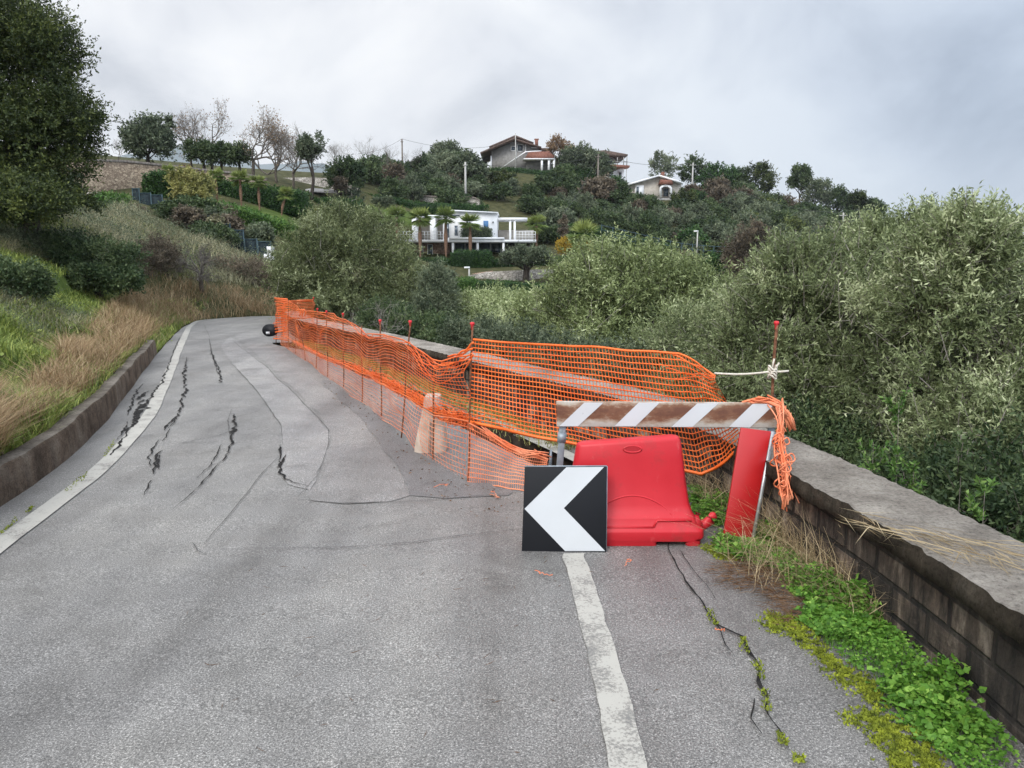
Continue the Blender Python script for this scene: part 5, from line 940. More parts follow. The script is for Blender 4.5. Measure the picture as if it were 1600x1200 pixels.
q = wallpts([(400, 880), (1100, 860), (1180, 1000), (1150, 1190), (300, 1190), (250, 950)], 70, r); a = r.uniform(0, 6.28, len(q)); leafquads(mb, q + [0, 0, .004], np.stack([np.cos(a), np.sin(a), 0 * a], 1), r.uniform(.02, .07, len(q)), .003, r, 0, .3)
tag(mb.build('needle_litter', M['needle']), 'reddish fallen needles lying on the asphalt edge', 'litter', kind='stuff')
mb = MB(); n = 150; s = r.uniform(0, 1, n); pxs = 1300 + 270 * s; pys = 806 + (868 - 806) * s + r.normal(0, 9, n); c = np.array([on(x, y, WTOP + .008) for x, y in zip(pxs, pys)]); c[:, 2] = -.02 * c[:, 1] + WTOP + .012 + r.uniform(0, .008, n); a = r.normal(-1.15, .45, n); leafquads(mb, c, np.stack([np.cos(a), np.sin(a), r.normal(0, .03, n)], 1), r.uniform(.08, .3, n), .004, r, 0, .5 + .25 * r.normal(0, 1, n))
tag(mb.build('straw', M['straw']), 'dry pine straw strewn over the coping of the wall', 'straw', kind='stuff')
mb = MB(); q = wallpts([(560, 590), (640, 640), (760, 760), (830, 790), (780, 830), (640, 760), (560, 660), (500, 600)], 420, r); leafquads(mb, q + [0, 0, .007], nrm(np.c_[r.normal(0, 1, (len(q), 2)), r.uniform(0, .15, len(q))]), r.uniform(.008, .03, len(q)), r.uniform(.006, .014, len(q)), r, 0, .3 + .2 * r.normal(0, 1, len(q)))
tag(mb.build('road_litter', M['needle']), 'dead leaf crumbs and grit along the netting foot', 'litter', kind='stuff')
mb = MB(); e = Gs[:, -1]; k = r.integers(0, len(e), 9000); k = k[e[k, 1] > 7.2]; q = e[k] + np.c_[-np.abs(r.normal(0, .2, len(k))), r.normal(0, .06, len(k)), np.zeros(len(k))]; q[:, 2] = zs(q[:, 0], q[:, 1]); blades(mb, q, r.uniform(.03, .12, len(q)), r, .005, .6, .62 + .2 * r.normal(0, 1, len(q)))
tag(mb.build('verge_grass', M['mimosa']), 'yellow green grass growing at the foot of the far parapet', 'grass', kind='stuff')
# ------------------------------------------------------------------ the hillside across the valley
def hz(px, py, Y): B = at(px, py, Y); B[2] = float(terr(B[0], B[1])) - .1; return B
def pbox(mb, x0, y0, x1, y1, Y, dep, O=None, mi=0):
    a = at(x0, y1, Y); b = at(x1, y0, Y); O = np.zeros(3) if O is None else O; box(mb, np.array([a[0], Y, a[2]]) - O, np.array([b[0], Y + dep, b[2]]) - O, mi)
def ppoly(mb, P, Y, dep, O=None, mi=0):
    O = np.zeros(3) if O is None else O; prism(mb, [at(x, y, Y) - O for x, y in P], (0, dep, 0), mi)
class Part:
    def __init__(s, th): s.th = th; s.O = np.array(th.location)
    def box(s, name, mat, rects, Y, dep, parent=None):
        mb = MB()
        for q in (rects if isinstance(rects, list) else [rects]): pbox(mb, *q, Y, dep, s.O)
        return mb.build(name, M[mat], parent or s.th)
    def poly(s, name, mat, P, Y, dep, parent=None):
        mb = MB()
        for q in (P if isinstance(P[0], list) else [P]): ppoly(mb, q, Y, dep, s.O)
        return mb.build(name, M[mat], parent or s.th)
def windowp(p, x0, y0, x1, y1, Y, frame='white', pane='glass'):
    w = .9 * (Y / 120); f = p.box('window', frame, [(x0, y0, x1, y0 + w), (x0, y1 - w, x1, y1), (x0, y0, x0 + w, y1), (x1 - w, y0, x1, y1)], Y - .08, .1); p.box('pane', pane, (x0 + w * .8, y0 + w * .8, x1 - w * .8, y1 - w * .8), Y - .03, .05, f); return f
# villa
YV = 80; vz = at(740, 404, YV); vil = thing('villa', 'white flat-roofed modern villa with pergola behind a row of palms', 'house', (at(735, 404, YV)[0], YV, float(terr(at(735, 404, YV)[0], YV)))); p = Part(vil)
p.poly('upper_wall', 'white', [(692, 376), (692, 338), (702, 329), (777, 332.5), (777, 376)], YV, 8)
p.poly('roof_edge', 'white', [(690.5, 337.6), (701.6, 327.6), (778.3, 331.3), (778.3, 333.2), (702.4, 330), (692, 339.4)], YV - .35, 9)
p.box('lower_wall', 'stone_red', (642, 378, 702, 404), YV + .6, 8); p.box('basement_wall', 'grey_render', [(702, 378, 790, 404), (790, 384, 832, 404)], YV + 1.6, 6); p.box('terrace_slab', 'white', (618, 374.5, 838, 378.6), YV - 1.6, 9)
p.box('left_pavilion', 'white', [(644, 336, 690, 341), (644, 341, 650, 374), (672, 341, 680, 374)], YV + .5, 5); p.box('pavilion_wall', 'beige_render', (645, 341, 692, 374), YV + 3, 1)
wv = p.box('pergola', 'white', [(777.6, 340, 824, 344)], YV + .2, 4.5)
for x in (795.5, 802.5): p.box('column', 'white', (x, 344, x + 3.4, 374.2), YV + .3, .3)
for x in (706, 744.5, 785): p.box('column', 'white', (x, 373, x + 3.4, 404), YV - 1.5, .3)
p.box('beam', 'white', (702, 370.8, 788, 374.3), YV - 1.7, .5)
f = p.box('shutter', 'blue', (755.5, 345, 763, 357), YV - .06, .1); windowp(p, 703, 335, 719, 338.4, YV); windowp(p, 709.5, 352, 716, 369, YV); windowp(p, 728, 342, 732, 352, YV); windowp(p, 697, 348, 703, 372, YV)
for x0, x1 in ((711, 726), (727, 743), (749, 766), (767, 783)): windowp(p, x0, 379.6, x1, 402, YV + 1.55, 'alu')
for x0, x1 in ((655, 661), (668, 676)): windowp(p, x0, 382, x1, 403, YV + .55, 'white')
windowp(p, 624, 381, 641, 403, YV + .5, 'alu'); p.box('side_wall', 'beige_render', (620, 379, 642, 404), YV + .62, 6); p.box('lamp', 'glass', (769.5, 346, 771.5, 348.4), YV - .15, .15)
for (x0, x1) in ((620, 647), (648, 692), (806, 836)):
    mb = MB()
    for y in (361.5, 366, 370): pbox(mb, x0, y, x1, y + .7, YV - 1.5, .05, p.O)
    for x in np.arange(x0, x1 + 1, 5.0): pbox(mb, x, 361.5, x + .7, 374.5, YV - 1.53, .05, p.O)
    mb.build('railing', M['white'], vil)
p.box('balustrade', 'beige_render', (778, 359.5, 834, 374.4), YV + 2.2, .3)
def hedge(label, poly, Y, dep, mat, seed, n=5200, ls=.16, cat='hedge', name='hedge'):
    """clipped hedge: a leafy solid with the given front outline"""
    r = np.random.default_rng(seed); P = np.array([at(x, y, Y) for x, y in poly]); lo, hi = P.min(0), P.max(0); O = np.array([(lo[0] + hi[0]) / 2, Y + dep / 2, lo[2]]); th = thing(name, label, cat, tuple(O)); mb = MB()
    c = P.mean(0); prism(mb, [c + (q - c) * .94 + [0, dep * .08, 0] - O for q in P], (0, dep * .84, 0), 0, .15)
    q = np.c_[r.uniform(lo[0], hi[0], n * 3), r.uniform(lo[2], hi[2], n * 3)]; q = q[inpoly(q[:, 0], q[:, 1], P[:, [0, 2]])][:n]; d = np.where(r.random(len(q)) < .6, r.normal(0, .04, len(q)), r.uniform(0, 1, len(q))) * dep
    # edges: leaves along the outline, so the top has depth and an uneven line
    E = resample(np.r_[P, P[:1]], .12); k = r.integers(0, len(E), n // 2); e = E[k] + np.c_[r.normal(0, .07, len(k)), r.uniform(0, 1, len(k)) * dep, r.normal(0, .09, len(k))]
    B = np.r_[np.c_[q[:, 0], Y + d, q[:, 1]], e]; leafquads(mb, B - O, nrm(rdir(r, len(B), -.3) + [0, -.5, .2]), ls * r.uniform(.6, 1.3, len(B)), ls * .6, r, 0, .5 + .22 * r.normal(0, 1, len(B)) + .12 * np.sin(B[:, 0] * 1.7) * np.sin(B[:, 2] * 2.3)); mb.build('foliage', M[mat], th); return th
hedge('rounded clipped hedge on the villa terrace', [(721, 374.4), (720, 360), (725, 355.5), (762, 356), (768, 360), (768, 374.4)], YV - 1.2, .9, 'shrub_grey', 400, 1600, .14)
hedge('dark hedge in front of the villa ground floor, tallest block', [(704, 428), (704, 397), (712, 393), (765, 394), (767, 400), (767, 428)], 74, 2.5, 'hedge', 401, 3500)
hedge('dark hedge step left of the tallest block before the villa', [(650, 428), (650, 405), (690, 404), (703.5, 406), (703.5, 428)], 74.2, 2.2, 'hedge', 402, 2600)
hedge('dark hedge step right of the tallest block before the villa', [(767.5, 424), (767.5, 406), (830, 405), (862, 404), (862, 420)], 74.4, 2, 'hedge', 403, 2600)
hedge('square dark hedge block below the stone garden wall', [(700, 468), (700, 438), (738, 436), (742, 440), (742, 468)], 60, 3, 'hedge_b', 404, 2600, .14)
hedge('long low dark hedge below the stone garden wall', [(742.5, 462), (742.5, 440), (800, 441), (850, 446), (880, 452), (880, 464)], 61, 2, 'hedge', 405, 3600, .14)
hedge('dark hedge cube right of the flat-topped olive', [(868, 446), (868, 416), (915, 415), (918, 440), (918, 448)], 66, 2.5, 'hedge', 406, 2200, .14)
hedge('low dark hedge with a reddish bed right of the villa', [(868, 414), (868, 402), (915, 400), (956, 402), (958, 414)], 73, 1.2, 'hedge', 407, 1600, .14)
hedge('tall dark hedge behind the four small palms on the left', [(318, 335), (318, 288), (345, 284), (390, 289), (470, 300), (474, 334), (400, 334)], 60, 3, 'hedge', 408, 6500, .2)
hedge('bright feathery hedge sloping down beside the left fence', [(330, 350), (335, 318), (372, 325), (410, 340), (452, 352), (466, 372), (462, 398), (420, 396), (380, 372)], 49, 2.2, 'hedge_b', 409, 7000, .17)
hedge('dark hedge line behind the big rounded olive', [(470, 336), (474, 309), (520, 312), (560, 312), (566, 336)], 72, 2, 'hedge', 410, 2600, .18)
hedge('long dark hedge below the upper stone wall', [(562, 302), (600, 306), (650, 316), (700, 319), (762, 321), (762, 336), (700, 336), (640, 334), (590, 322), (562, 316)], 96, 2.5, 'hedge', 411, 4500, .2)
hedge('clipped hedge along the terrace of the hilltop house', [(752, 285), (752, 264), (800, 262), (850, 268), (890, 262), (928, 266), (934, 292), (880, 290), (820, 284)], 132, 2.5, 'hedge', 412, 6500, .24)
hedge('green hedge following the blue fence on the right slope', [(890, 372), (892, 350), (940, 358), (1000, 372), (1060, 386), (1060, 404), (1000, 396), (940, 384)], 90, 1.5, 'hedge', 413, 4000, .18)
hedge('olive green bush mass beside the tan shrub, left of the palms', [(222, 310), (225, 275), (245, 268), (262, 282), (270, 316), (245, 322)], 54, 2.5, 'hedge', 414, 3600, .2, 'bush', 'bush')
# stone walls
def wall(label, P, Y0, Y1, hgt, mat, name='stone_wall', th=.4, cap=None):
    """P: top edge in the picture; Y runs from Y0 to Y1 along it"""
    Q = resample_n(np.array([at(x, y, Y0 + (Y1 - Y0) * k / (len(P) - 1)) for k, (x, y) in enumerate(P)]), 14); zb = np.minimum(terr(Q[:, 0], Q[:, 1]) - .4, Q[:, 2] - hgt); O = Q[0] * [1, 1, 0] + [0, 0, zb[0]]; mb = MB()
    sec = [np.c_[Q[:, :2], zb], Q, Q + [0, th, 0], np.c_[Q[:, 0], Q[:, 1] + th, zb]]; grid(mb, np.stack(sec, 1) - O)
    for e in (0, -1): mb.add([s[e] - O for s in sec], [[0, 1, 2, 3]])
    t = thing(name, label, 'wall', tuple(O)); mb.build('masonry', M[mat], t)
    if cap: mb = MB(); c = [Q + [0, -.12, .003], Q + [0, -.12, .15], Q + [0, th + .12, .15], Q + [0, th + .12, .003]]; grid(mb, np.stack(c + c[:1], 1) - O); [mb.add([s[e] - O for s in c], [[0, 1, 2, 3]]) for e in (0, -1)]; mb.build('coping', M[cap], t)
    return t
wall('high tan stone retaining wall along the upper road on the left', [(90, 250), (150, 252), (200, 254), (260, 260), (310, 266), (380, 273), (415, 280)], 50, 66, 1.8, 'stone', cap='wood')
wall('pale low parapet of the upper road below the tan stone wall', [(120, 299), (160, 301), (198, 306)], 46.5, 46.2, .5, 'beige_render', 'parapet')
wall('grey dry-stone wall at the upper road behind the dark bushy tree', [(430, 278), (485, 277), (520, 279), (560, 292)], 84, 82, 1.6, 'stone_grey')
wall('dry-stone terrace wall above the villa', [(625, 305), (680, 308), (740, 309), (750, 314)], 104, 104, 1.2, 'stone_grey', cap='wood')
wall('pale stone garden wall under the flat-topped olive', [(730, 431), (760, 425), (820, 422), (880, 420), (930, 418)], 67, 70, 1.4, 'stone_grey')
wall('reddish stone edging below the hedge of the villa', [(690, 428), (735, 428), (770, 423)], 70, 70, .3, 'stone_red', th=.6)
for lb, P, Y in [('pale strip of upper road seen behind the bare trees', [(415, 286), (470, 292), (540, 298), (545, 303), (470, 299), (412, 291)], 77)]:
    mb = MB(); Q = [at(x, y, Y + (2 if k < 3 else 0)) for k, (x, y) in enumerate(P)]; mb.add(Q, [[0, 1, 2, 3, 4, 5]]); tag(mb.build('upper_road', M['asphalt_light']), kind='structure')
# fences
th = thing('mesh_fence', 'dark green screened fence stepping down the left slope', 'fence', tuple(hz(205, 330, 46)))
O = np.array(th.location)
for k, (x0, y0, x1, y1) in enumerate([(208, 295, 218, 318), (219, 302, 236, 325), (237.5, 305, 254, 331), (256, 314, 274, 340), (276, 322, 296, 350), (298, 330, 318, 360), (320, 338, 340, 372), (342, 350, 360, 384), (362, 360, 381, 394), (383, 374, 402, 404), (404, 378, 424, 412)]):
    Y = 46.5 - 8 * k / 10; a, b = at(x0, y1, Y), at(x1, y0, Y); mb = MB(); box(mb, np.array([a[0], Y, a[2] - .5]) - O, np.array([b[0], Y + .03, b[2]]) - O); q = mb.build('panel', M['dgreenfence'], th)
    mb = MB(); [box(mb, np.array([x, Y - .03, a[2] - .9]) - O, np.array([x + .05, Y - .003, b[2] + .05]) - O) for x in (a[0], b[0] - .05)]; box(mb, np.array([a[0] + .05, Y - .03, b[2] - .02]) - O, np.array([b[0] - .05, Y - .003, b[2] + .03]) - O); mb.build('frame', M['bluegreen'], q)
mb = MB(); c = hz(422, 404, 37.6); box(mb, c + [-.25, -.15, 0], c + [.2, .1, .5]); box(mb, c + [-.1, -.12, .503], c + [.2, .08, .85]); tag(mb.build('utility_box', M['white']), 'small white utility box at the lower end of the dark green fence', 'box')
th = thing('wire_fence', 'blue green wire fence running across the right slope above the olives', 'fence', tuple(hz(945, 370, 88))); O = np.array(th.location); mb = MB(); FP = [(940, 352, 90), (1000, 366, 89), (1060, 380, 88), (1100, 384, 86), (1132, 386, 84)]; Q = resample_n(np.array([at(*q) for q in FP]), 12)
for o in (0, -.5, -1.0): tube(mb, Q - O + [0, 0, o], .04, 4)
mb.build('rail', M['bluegreen'], th)
for q in Q: mb = MB(); tube(mb, [q - O + [0, 0, -1.6], q - O + [0, 0, .1]], .05, 5); mb.build('post', M['bluegreen'], th)
# hilltop house
YH = 140; hh = thing('house', 'grey hilltop house with overhanging tiled gable roofs', 'house', tuple(hz(810, 266, YH))); p = Part(hh)
p.poly('wall', 'grey_render', [(768, 268), (768, 236), (805, 221), (842, 232), (842, 268)], YH, 12)
p.poly('roof', 'roofdark', [[(750, 238), (804, 214.5), (808, 217), (808, 219.5), (804, 217.6), (751, 241)], [(808.3, 217), (846, 229), (846, 231.5), (808.3, 219.6)]], YH - 1.6, 15)
p.poly('upper_roof', 'roofdark', [[(764, 228.6), (804.8, 211), (805.2, 213.6), (766, 231)], [(805.4, 211), (834, 222.4), (833, 225), (805.4, 213.6)]], YH - .8, 12)
p.box('chimney', 'tile', [(836, 218, 841, 229), (835, 216.6, 842, 218)], YH + 3, .8); p.poly('stair_rail', 'white', [(775, 267), (777.5, 267), (822, 238), (846, 236.5), (846, 235), (821, 236.4)], YH - 2.2, .5)
w = windowp(p, 808, 225, 818, 237, YH, 'white'); windowp(p, 798, 228, 806, 236, YH); [p.box('pilaster', 'white', q_, YH - .12, .2) for q_ in [(766.5, 243, 768.3, 268), (804.7, 222, 807, 250), (820, 226, 822, 240)]]
p.poly('porch_roof', 'tile', [(820, 247), (826, 238), (858, 236), (866, 244), (866, 247)], YH - 3.4, 3); p.box('porch_fascia', 'white', (818, 247.2, 866, 249), YH - 3.5, 3); p.box('porch_wall', 'grey_render', (822, 249.2, 862, 268), YH - .4, 2)
for x in (845, 856, 864): p.box('column', 'white', (x, 249.2, x + 3.4, 268), YH - 3.3, .4)
p.box('gallery', 'roofdark', (842.3, 230, 862, 236.4), YH + 1, 6); p.box('gallery_rail', 'white', (830, 230.2, 858, 231.4), YH - .5, .3)
c = hz(735, 262, 139); statue = thing('garden_vase', 'small stone vase finial on the hill skyline left of the house', 'vase', tuple(c)); mb = MB(); s = at(735, 256, 139)[2] - c[2]; lathe(mb, [(.5, -.5), (.5, s), (.3, s + .2), (.75, s + .5), (.6, s + .9), (.25, s + 1.0), (.35, s + 1.2), (.0, s + 1.5)], (0, 0, 0), 10); mb.build('vase', M['stone_grey'], statue, True)
h2 = thing('house', 'pale house with two flat canopy roofs on posts behind the cypress', 'house', tuple(hz(950, 290, 137))); p = Part(h2)
p.poly('wall', 'white', [(925, 300), (925, 262), (962, 258), (975, 262), (975, 300)], 138, 9); p.poly('roof', 'roofdark', [(925, 236), (945, 234.5), (981, 241), (981, 243.2), (960, 245), (925, 241)], 136.5, 11); p.poly('canopy', 'tile', [(945, 260), (952, 256.5), (984, 258.5), (984, 261.2), (970, 262), (955, 268)], 136.2, 3)
for x, y0, y1 in ((974, 245, 258.2), (979, 243.5, 258.2), (978, 262, 290), (964, 246, 258)): p.box('post', 'grey_render', (x, y0, x + 1.3, y1), 136.4, .2)
p.box('railing', 'grey_render', [(958, 252.5, 981, 253.5), (962, 281, 980, 282)], 136.3, .1); windowp(p, 948, 246, 958, 256, 138.9 - 1.2); windowp(p, 966, 268, 972, 280, 138)
h3 = thing('house', 'low pale house with a shallow white gable and arched porch', 'house', tuple(hz(1022, 311, 134))); p = Part(h3)
p.poly('wall', 'beige_render', [(979, 316), (979, 288), (1030, 275.6), (1065, 286), (1065, 316)], 134, 10); p.poly('roof', 'white', [[(976, 288.6), (1030, 272.8), (1030, 275.4), (977, 291)], [(1030.3, 272.8), (1067, 284.4), (1066, 287), (1030.3, 275.5)]], 133, 12)
p.poly('porch_roof', 'tile', [(1030, 288), (1033, 280.4), (1050, 281.4), (1052, 288)], 132.6, 1.3); p.poly('arch', 'white', [(1031, 308), (1031, 293), (1034, 289.4), (1040, 288.2), (1047, 289.4), (1050, 293), (1050, 308), (1047, 308), (1047, 294), (1044, 292), (1037, 292), (1034, 294), (1034, 308)], 132.8, .4)
p.box('white_bay', 'white', (992, 289.5, 1006, 309), 133.7, .4); windowp(p, 993.5, 291, 999, 304, 133.65); windowp(p, 1036, 294, 1045, 308, 133.97, 'wood'); p.box('chimney', 'tile', (1034, 268.5, 1038.5, 276), 137, .8); p.box('base', 'grey_render', (984, 309.5, 1068, 318), 133.3, .5)
# poles and cables
def pole(label, x, y0, y1, Y, r, mat='wood', cross=0, cat='utility pole', name='utility_pole'):
    T = at(x, y0, Y); B = at(x, y1, Y); B[2] = min(B[2], float(terr(B[0], Y))) - .2; B[0] = T[0]; th = thing(name, label, cat, tuple(B)); H = T[2] - B[2]; mb = MB(); tube(mb, [(0, 0, 0), (0, 0, H * .5), (0, 0, H)], [r, r * .85, r * .7], 8); mb.build('shaft', M[mat], th, True)
    if cross: mb = MB(); box(mb, (-cross, -.08, H - .5), (cross, .0 - r, H - .38)); mb.build('crossarm', M[mat], th)
    return T
t1 = pole('pale concrete pole standing alone above the villa', 727, 253, 309, 108, .17, 'concretepole', .3); t2 = pole('wooden pole on the slope below the two-roofed house', 935, 241, 300, 128, .17, 'wood', .5); t3 = pole('pole with crossarm behind the low pale house', 1083, 254, 292, 140, .16, 'concretepole', .6)
t4 = pole('pale pole among the trees low on the right ridge', 1318, 332, 375, 118, .16, 'concretepole', .6); t5 = pole('thin dark pole among the bare trees on the ridge', 628, 217, 262, 122, .15, 'wood', .2); t6 = pole('slim mast in front of the hilltop house gable', 805.5, 208, 268, 136, .1, 'concretepole')
def lamp(label, x, y0, y1, Y, side):
    T = at(x, y0, Y); B = at(x, y1, Y); B[2] = min(B[2], float(terr(B[0], Y))); B[0] = T[0]; th = thing('street_lamp', label, 'street lamp', tuple(B)); H = T[2] - B[2]; mb = MB(); tube(mb, [(0, 0, 0), (0, 0, H)], .07, 7); mb.build('pole', M['concretepole'], th); mb = MB(); box(mb, (min(0, side) - .06, -.1, H - .02), (max(0, side) + .06, .1, H + .12)); mb.build('lamp_head', M['white'], th)
lamp('thin lamp post by the blue fence on the right slope', 1090, 362, 404, 84, -.35); lamp('small white garden lamp by the stone garden wall', 733, 419, 437, 64, -.35)
def cable(label, A, B, sag, r=.02):
    mb = MB(); P = [A * (1 - s) + B * s - [0, 0, sag * 4 * s * (1 - s)] for s in np.linspace(0, 1, 24)]; tube(mb, P, r, 4); tag(mb.build('overhead_cable', M['cable'], origin=A), label, 'cable', 'overhead cables on the hill')
cable('cable from the ridge pole to the hilltop house mast', t5, t6 - [0, 0, 1.4], 1.2); cable('cable from the lone pale pole to the pole below the two-roofed house', t1, t2, 1.2); cable('cable from the pole below the two-roofed house to the crossarm pole', t2, t3, 1.0, .025); cable('cable dropping from the crossarm pole to the right ridge', t3, t4, 2.2, .03); cable('steep cable dropping to the ivy clad dead trunk', t2, at(880, 334, 88), .6)
cable('cable leaving the ridge pole towards the left', t5, at(560, 240, 128), .5); cable('cable from the left oak to the round evergreen tree', at(110, 172, 50), at(232, 192, 63), .3); cable('cable running past the right pole into the olives', t4, at(1420, 360, 100), .6, .03); cable('cable from the hilltop mast to the pole below the two-roofed house', t6 - [0, 0, 1.6], t2, .8)
# trees on the skyline and in the gardens
def T(label, px, top, bot, w, Y, mat, seed, nlob=1, name='tree', cat='tree', ncl=60, ls=.22, trunk=None, tr=.18, v0=.45, cr=.32, group=None, ntw=14, nlf=8, aspect=.55, **k):
    cy = (top + bot) / 2; rx = w / 2; ry = (bot - top) / 2; r = np.random.default_rng(seed); kk = Y / 1200; L = [lobe(px, cy, rx * .9, ry * .95, Y)]
    for q in range(nlob): L.append(lobe(px + r.uniform(-.55, .55) * rx, cy + r.uniform(-.6, .45) * ry, rx * r.uniform(.4, .62), ry * r.uniform(.35, .55), Y + r.uniform(-.5, .5) * rx * kk, None, .5))
    base = hz(px, trunk or bot, Y)
    return tree(name, label, cat, L, mat, ncl, ntw, nlf, ls * 2.2, ls, ls * aspect, seed, tr=tr, nl=6, base=base, v0=v0, cr=cr, group=group, **k)
T('round evergreen tree above the tan stone wall', 230, 181, 256, 84, 62, 'shrub_grey', 501, 4, ncl=110, ls=.22, v0=.4)
for k, (x, tp, w) in enumerate([(318, 222, 44), (345, 230, 42), (372, 226, 36)]): T(['evergreen with clipped crown, first right of the round tree', 'evergreen with clipped crown between two others above the wall', 'evergreen with clipped crown beside the tallest bare tree'][k], x, tp, 258, w, 76, 'shrub', 510 + k, 2, ncl=60, ls=.24, trunk=268, v0=.45)
T('evergreen with a leaning bare trunk among the bare trees', 487, 211, 258, 44, 72, 'shrub_grey', 520, 3, ncl=55, ls=.22, trunk=300, v0=.45)
T('bushy dark tree with a reddish patch right of the bare trees', 540, 250, 300, 66, 78, 'shrub', 521, 3, ncl=90, ls=.22, v0=.45); T('lower dark green crown under the bushy dark tree', 545, 292, 348, 56, 76.5, 'shrub_grey', 522, 3, name='bush', cat='bush', ncl=80, ls=.2, v0=.3); T('reddish brown shrub on the bushy dark tree', 532, 272, 306, 20, 75.6, 'shrub_brown', 523, 0, name='bush', cat='bush', ncl=24, ls=.16)
BT = 'bare trees on the upper road'
for k, (x, tp, b, w, Y, lf, lb) in enumerate([(300, 168, 268, 60, 77, None, 'bare spreading tree behind the clipped evergreens'), (332, 158, 268, 60, 78, 'tanleaf', 'nearly bare tree with rusty leaves, tallest on the upper road'), (396, 172, 280, 66, 76, 'tanleaf', 'nearly bare tree with a thick forked trunk by the road strip'), (432, 184, 290, 50, 76, 'tanleaf', 'thin bare tree right of the thick forked one'), (458, 198, 292, 46, 74, None, 'thin leaning bare tree next to the leaning evergreen'), (185, 216, 255, 50, 63, None, 'small twiggy grey tree left of the round evergreen'), (572, 212, 275, 70, 112, None, 'wide pale bare tree on the ridge'), (606, 224, 272, 56, 114, None, 'pale bare tree just left of the thin ridge pole'), (528, 222, 268, 44, 100, None, 'faint bare tree above the bushy dark tree'), (652, 228, 268, 38, 118, None, 'gnarled bare tree right of the thin ridge pole')]):
    B = hz(x, b, Y); H = at(x, tp, Y)[2] - B[2]; baretree('bare_tree', lb, B, H, 530 + k, 'greytwig' if k not in (9,) else 'darkbark', 6, 3, H * (.022 if k < 5 else .014), leaf=lf, nleaf=1, ls=.17, group=BT, spread=.62, upk=.30, trunkf=.26)
T('dense evergreen left of the hilltop house', 698, 223, 264, 54, 136, 'shrub_grey', 540, 3, ncl=70, ls=.36, v0=.35); T('broad leafless-topped tree behind the hilltop house porch', 872, 210, 262, 52, 142, 'tanleaf', 541, 3, ncl=46, ls=.28, v0=.35, shell=.5, twfrac=.2, twr=.03)
T('large bush between the hilltop house and the two-roofed house', 905, 228, 268, 66, 136, 'shrub_grey', 542, 3, ncl=80, ls=.34, v0=.4); T('grey green bush in front of the two-roofed house', 932, 240, 282, 54, 134, 'shrub_grey', 543, 2, ncl=60, ls=.34, v0=.5)
T('dark green cypress cone beside the low pale house', 962, 276, 308, 26, 130, 'hedge', 544, 0, name='cypress', ncl=46, ls=.24, v0=.5); T('half bare tree behind the low pale house', 1036, 238, 286, 50, 146, 'shrub_grey', 545, 3, ncl=44, ls=.3, v0=.5, twfrac=.2, twr=.03)
for k, (x, tp, b, w, mat, lb, Y) in enumerate([(1086, 245, 292, 56, 'shrub', 'rounded dark tree behind the crossarm pole', 148), (1122, 258, 308, 66, 'hedge', 'bright dark green tree right of the crossarm pole', 144), (1188, 256, 312, 52, 'oak', 'dark rounded tree standing tall left of the sky gap', 148), (1156, 264, 310, 44, 'shrub', 'tree filling in left of the tall rounded one on the ridge', 150), (1250, 257, 304, 36, 'shrub', 'tall pine-like tree right of the sky gap', 150), (1276, 280, 330, 50, 'shrub_grey', 'sloping tree crown below the tall pine-like tree', 149), (1308, 293, 338, 46, 'shrub', 'dark tree third from the right end of the ridge', 150), (1338, 299, 344, 36, 'oak', 'ragged tree second from the right end of the ridge', 150), (1364, 311, 350, 40, 'shrub', 'last ragged tree at the right end of the ridge', 150), (1225, 305, 350, 50, 'shrub_brown', 'brownish low tree under the sky gap', 146)]):
    T(lb, x, tp, b, w, Y, mat, 550 + k, 4, ncl=56, ls=.36, v0=.45, cr=.3, tr=.22, trunk=b + 14)
T('brown purple leafless bush rising behind the silvery olives', 1168, 348, 446, 84, 58, 'shrub_brown', 570, 4, name='bush', cat='bush', ncl=170, ls=.15, v0=.3, twfrac=.3, twr=.012, aspect=.4)
T('flat-topped sculpted olive by the stone garden wall', 822, 385, 417, 86, 66, 'shrub_grey', 571, 3, name='olive_tree', cat='olive tree', ncl=130, ls=.16, v0=.42, trunk=442, tr=.35)
T('yellow green mimosa-like shrub by the left palms', 298, 266, 320, 72, 53, 'mimosa', 572, 4, name='bush', cat='bush', ncl=110, ls=.16, v0=.5); T('small reddish shrub at the top of the tan stone wall', 290, 258, 276, 30, 60, 'tanleaf', 573, 1, name='bush', cat='bush', ncl=20, ls=.16)
T('small yellow-leaved tree left of the lone palm in the garden', 879, 374, 396, 24, 76, 'yellow', 574, 1, ncl=30, ls=.16, trunk=408, tr=.06); T('small yellow-leaved tree right of the lone palm in the garden', 916, 380, 400, 22, 75, 'yellow', 575, 1, ncl=26, ls=.16, trunk=408, tr=.06)
T('grey vine tangle hanging over the left fence', 300, 324, 352, 36, 41.6, 'scrub', 576, 2, name='vine', cat='vine', ncl=50, ls=.14, twfrac=.3, twr=.012, droop=1.0, up=-.3)
T('second grey vine tangle hanging lower on the left fence', 335, 336, 372, 30, 40.6, 'scrub', 577, 2, name='vine', cat='vine', ncl=40, ls=.14, twfrac=.3, twr=.012, droop=1.0, up=-.3)
th = T('ivy clad dead trunk at the end of the steep cable', 880, 332, 378, 11, 88, 'shrub_brown', 578, 0, name='dead_trunk', ncl=26, ls=.16, tr=.3)
tree('pollarded_tree', 'small forked tree with two round clipped heads on the green lawn', 'tree', [lobe(590, 317, 9, 7, 87), lobe(606, 316, 8, 7, 87)], 'shrub_grey', 40, 12, 8, .3, .2, .1, 579, tr=.16, nl=8, base=hz(598, 338, 87), cr=.4)
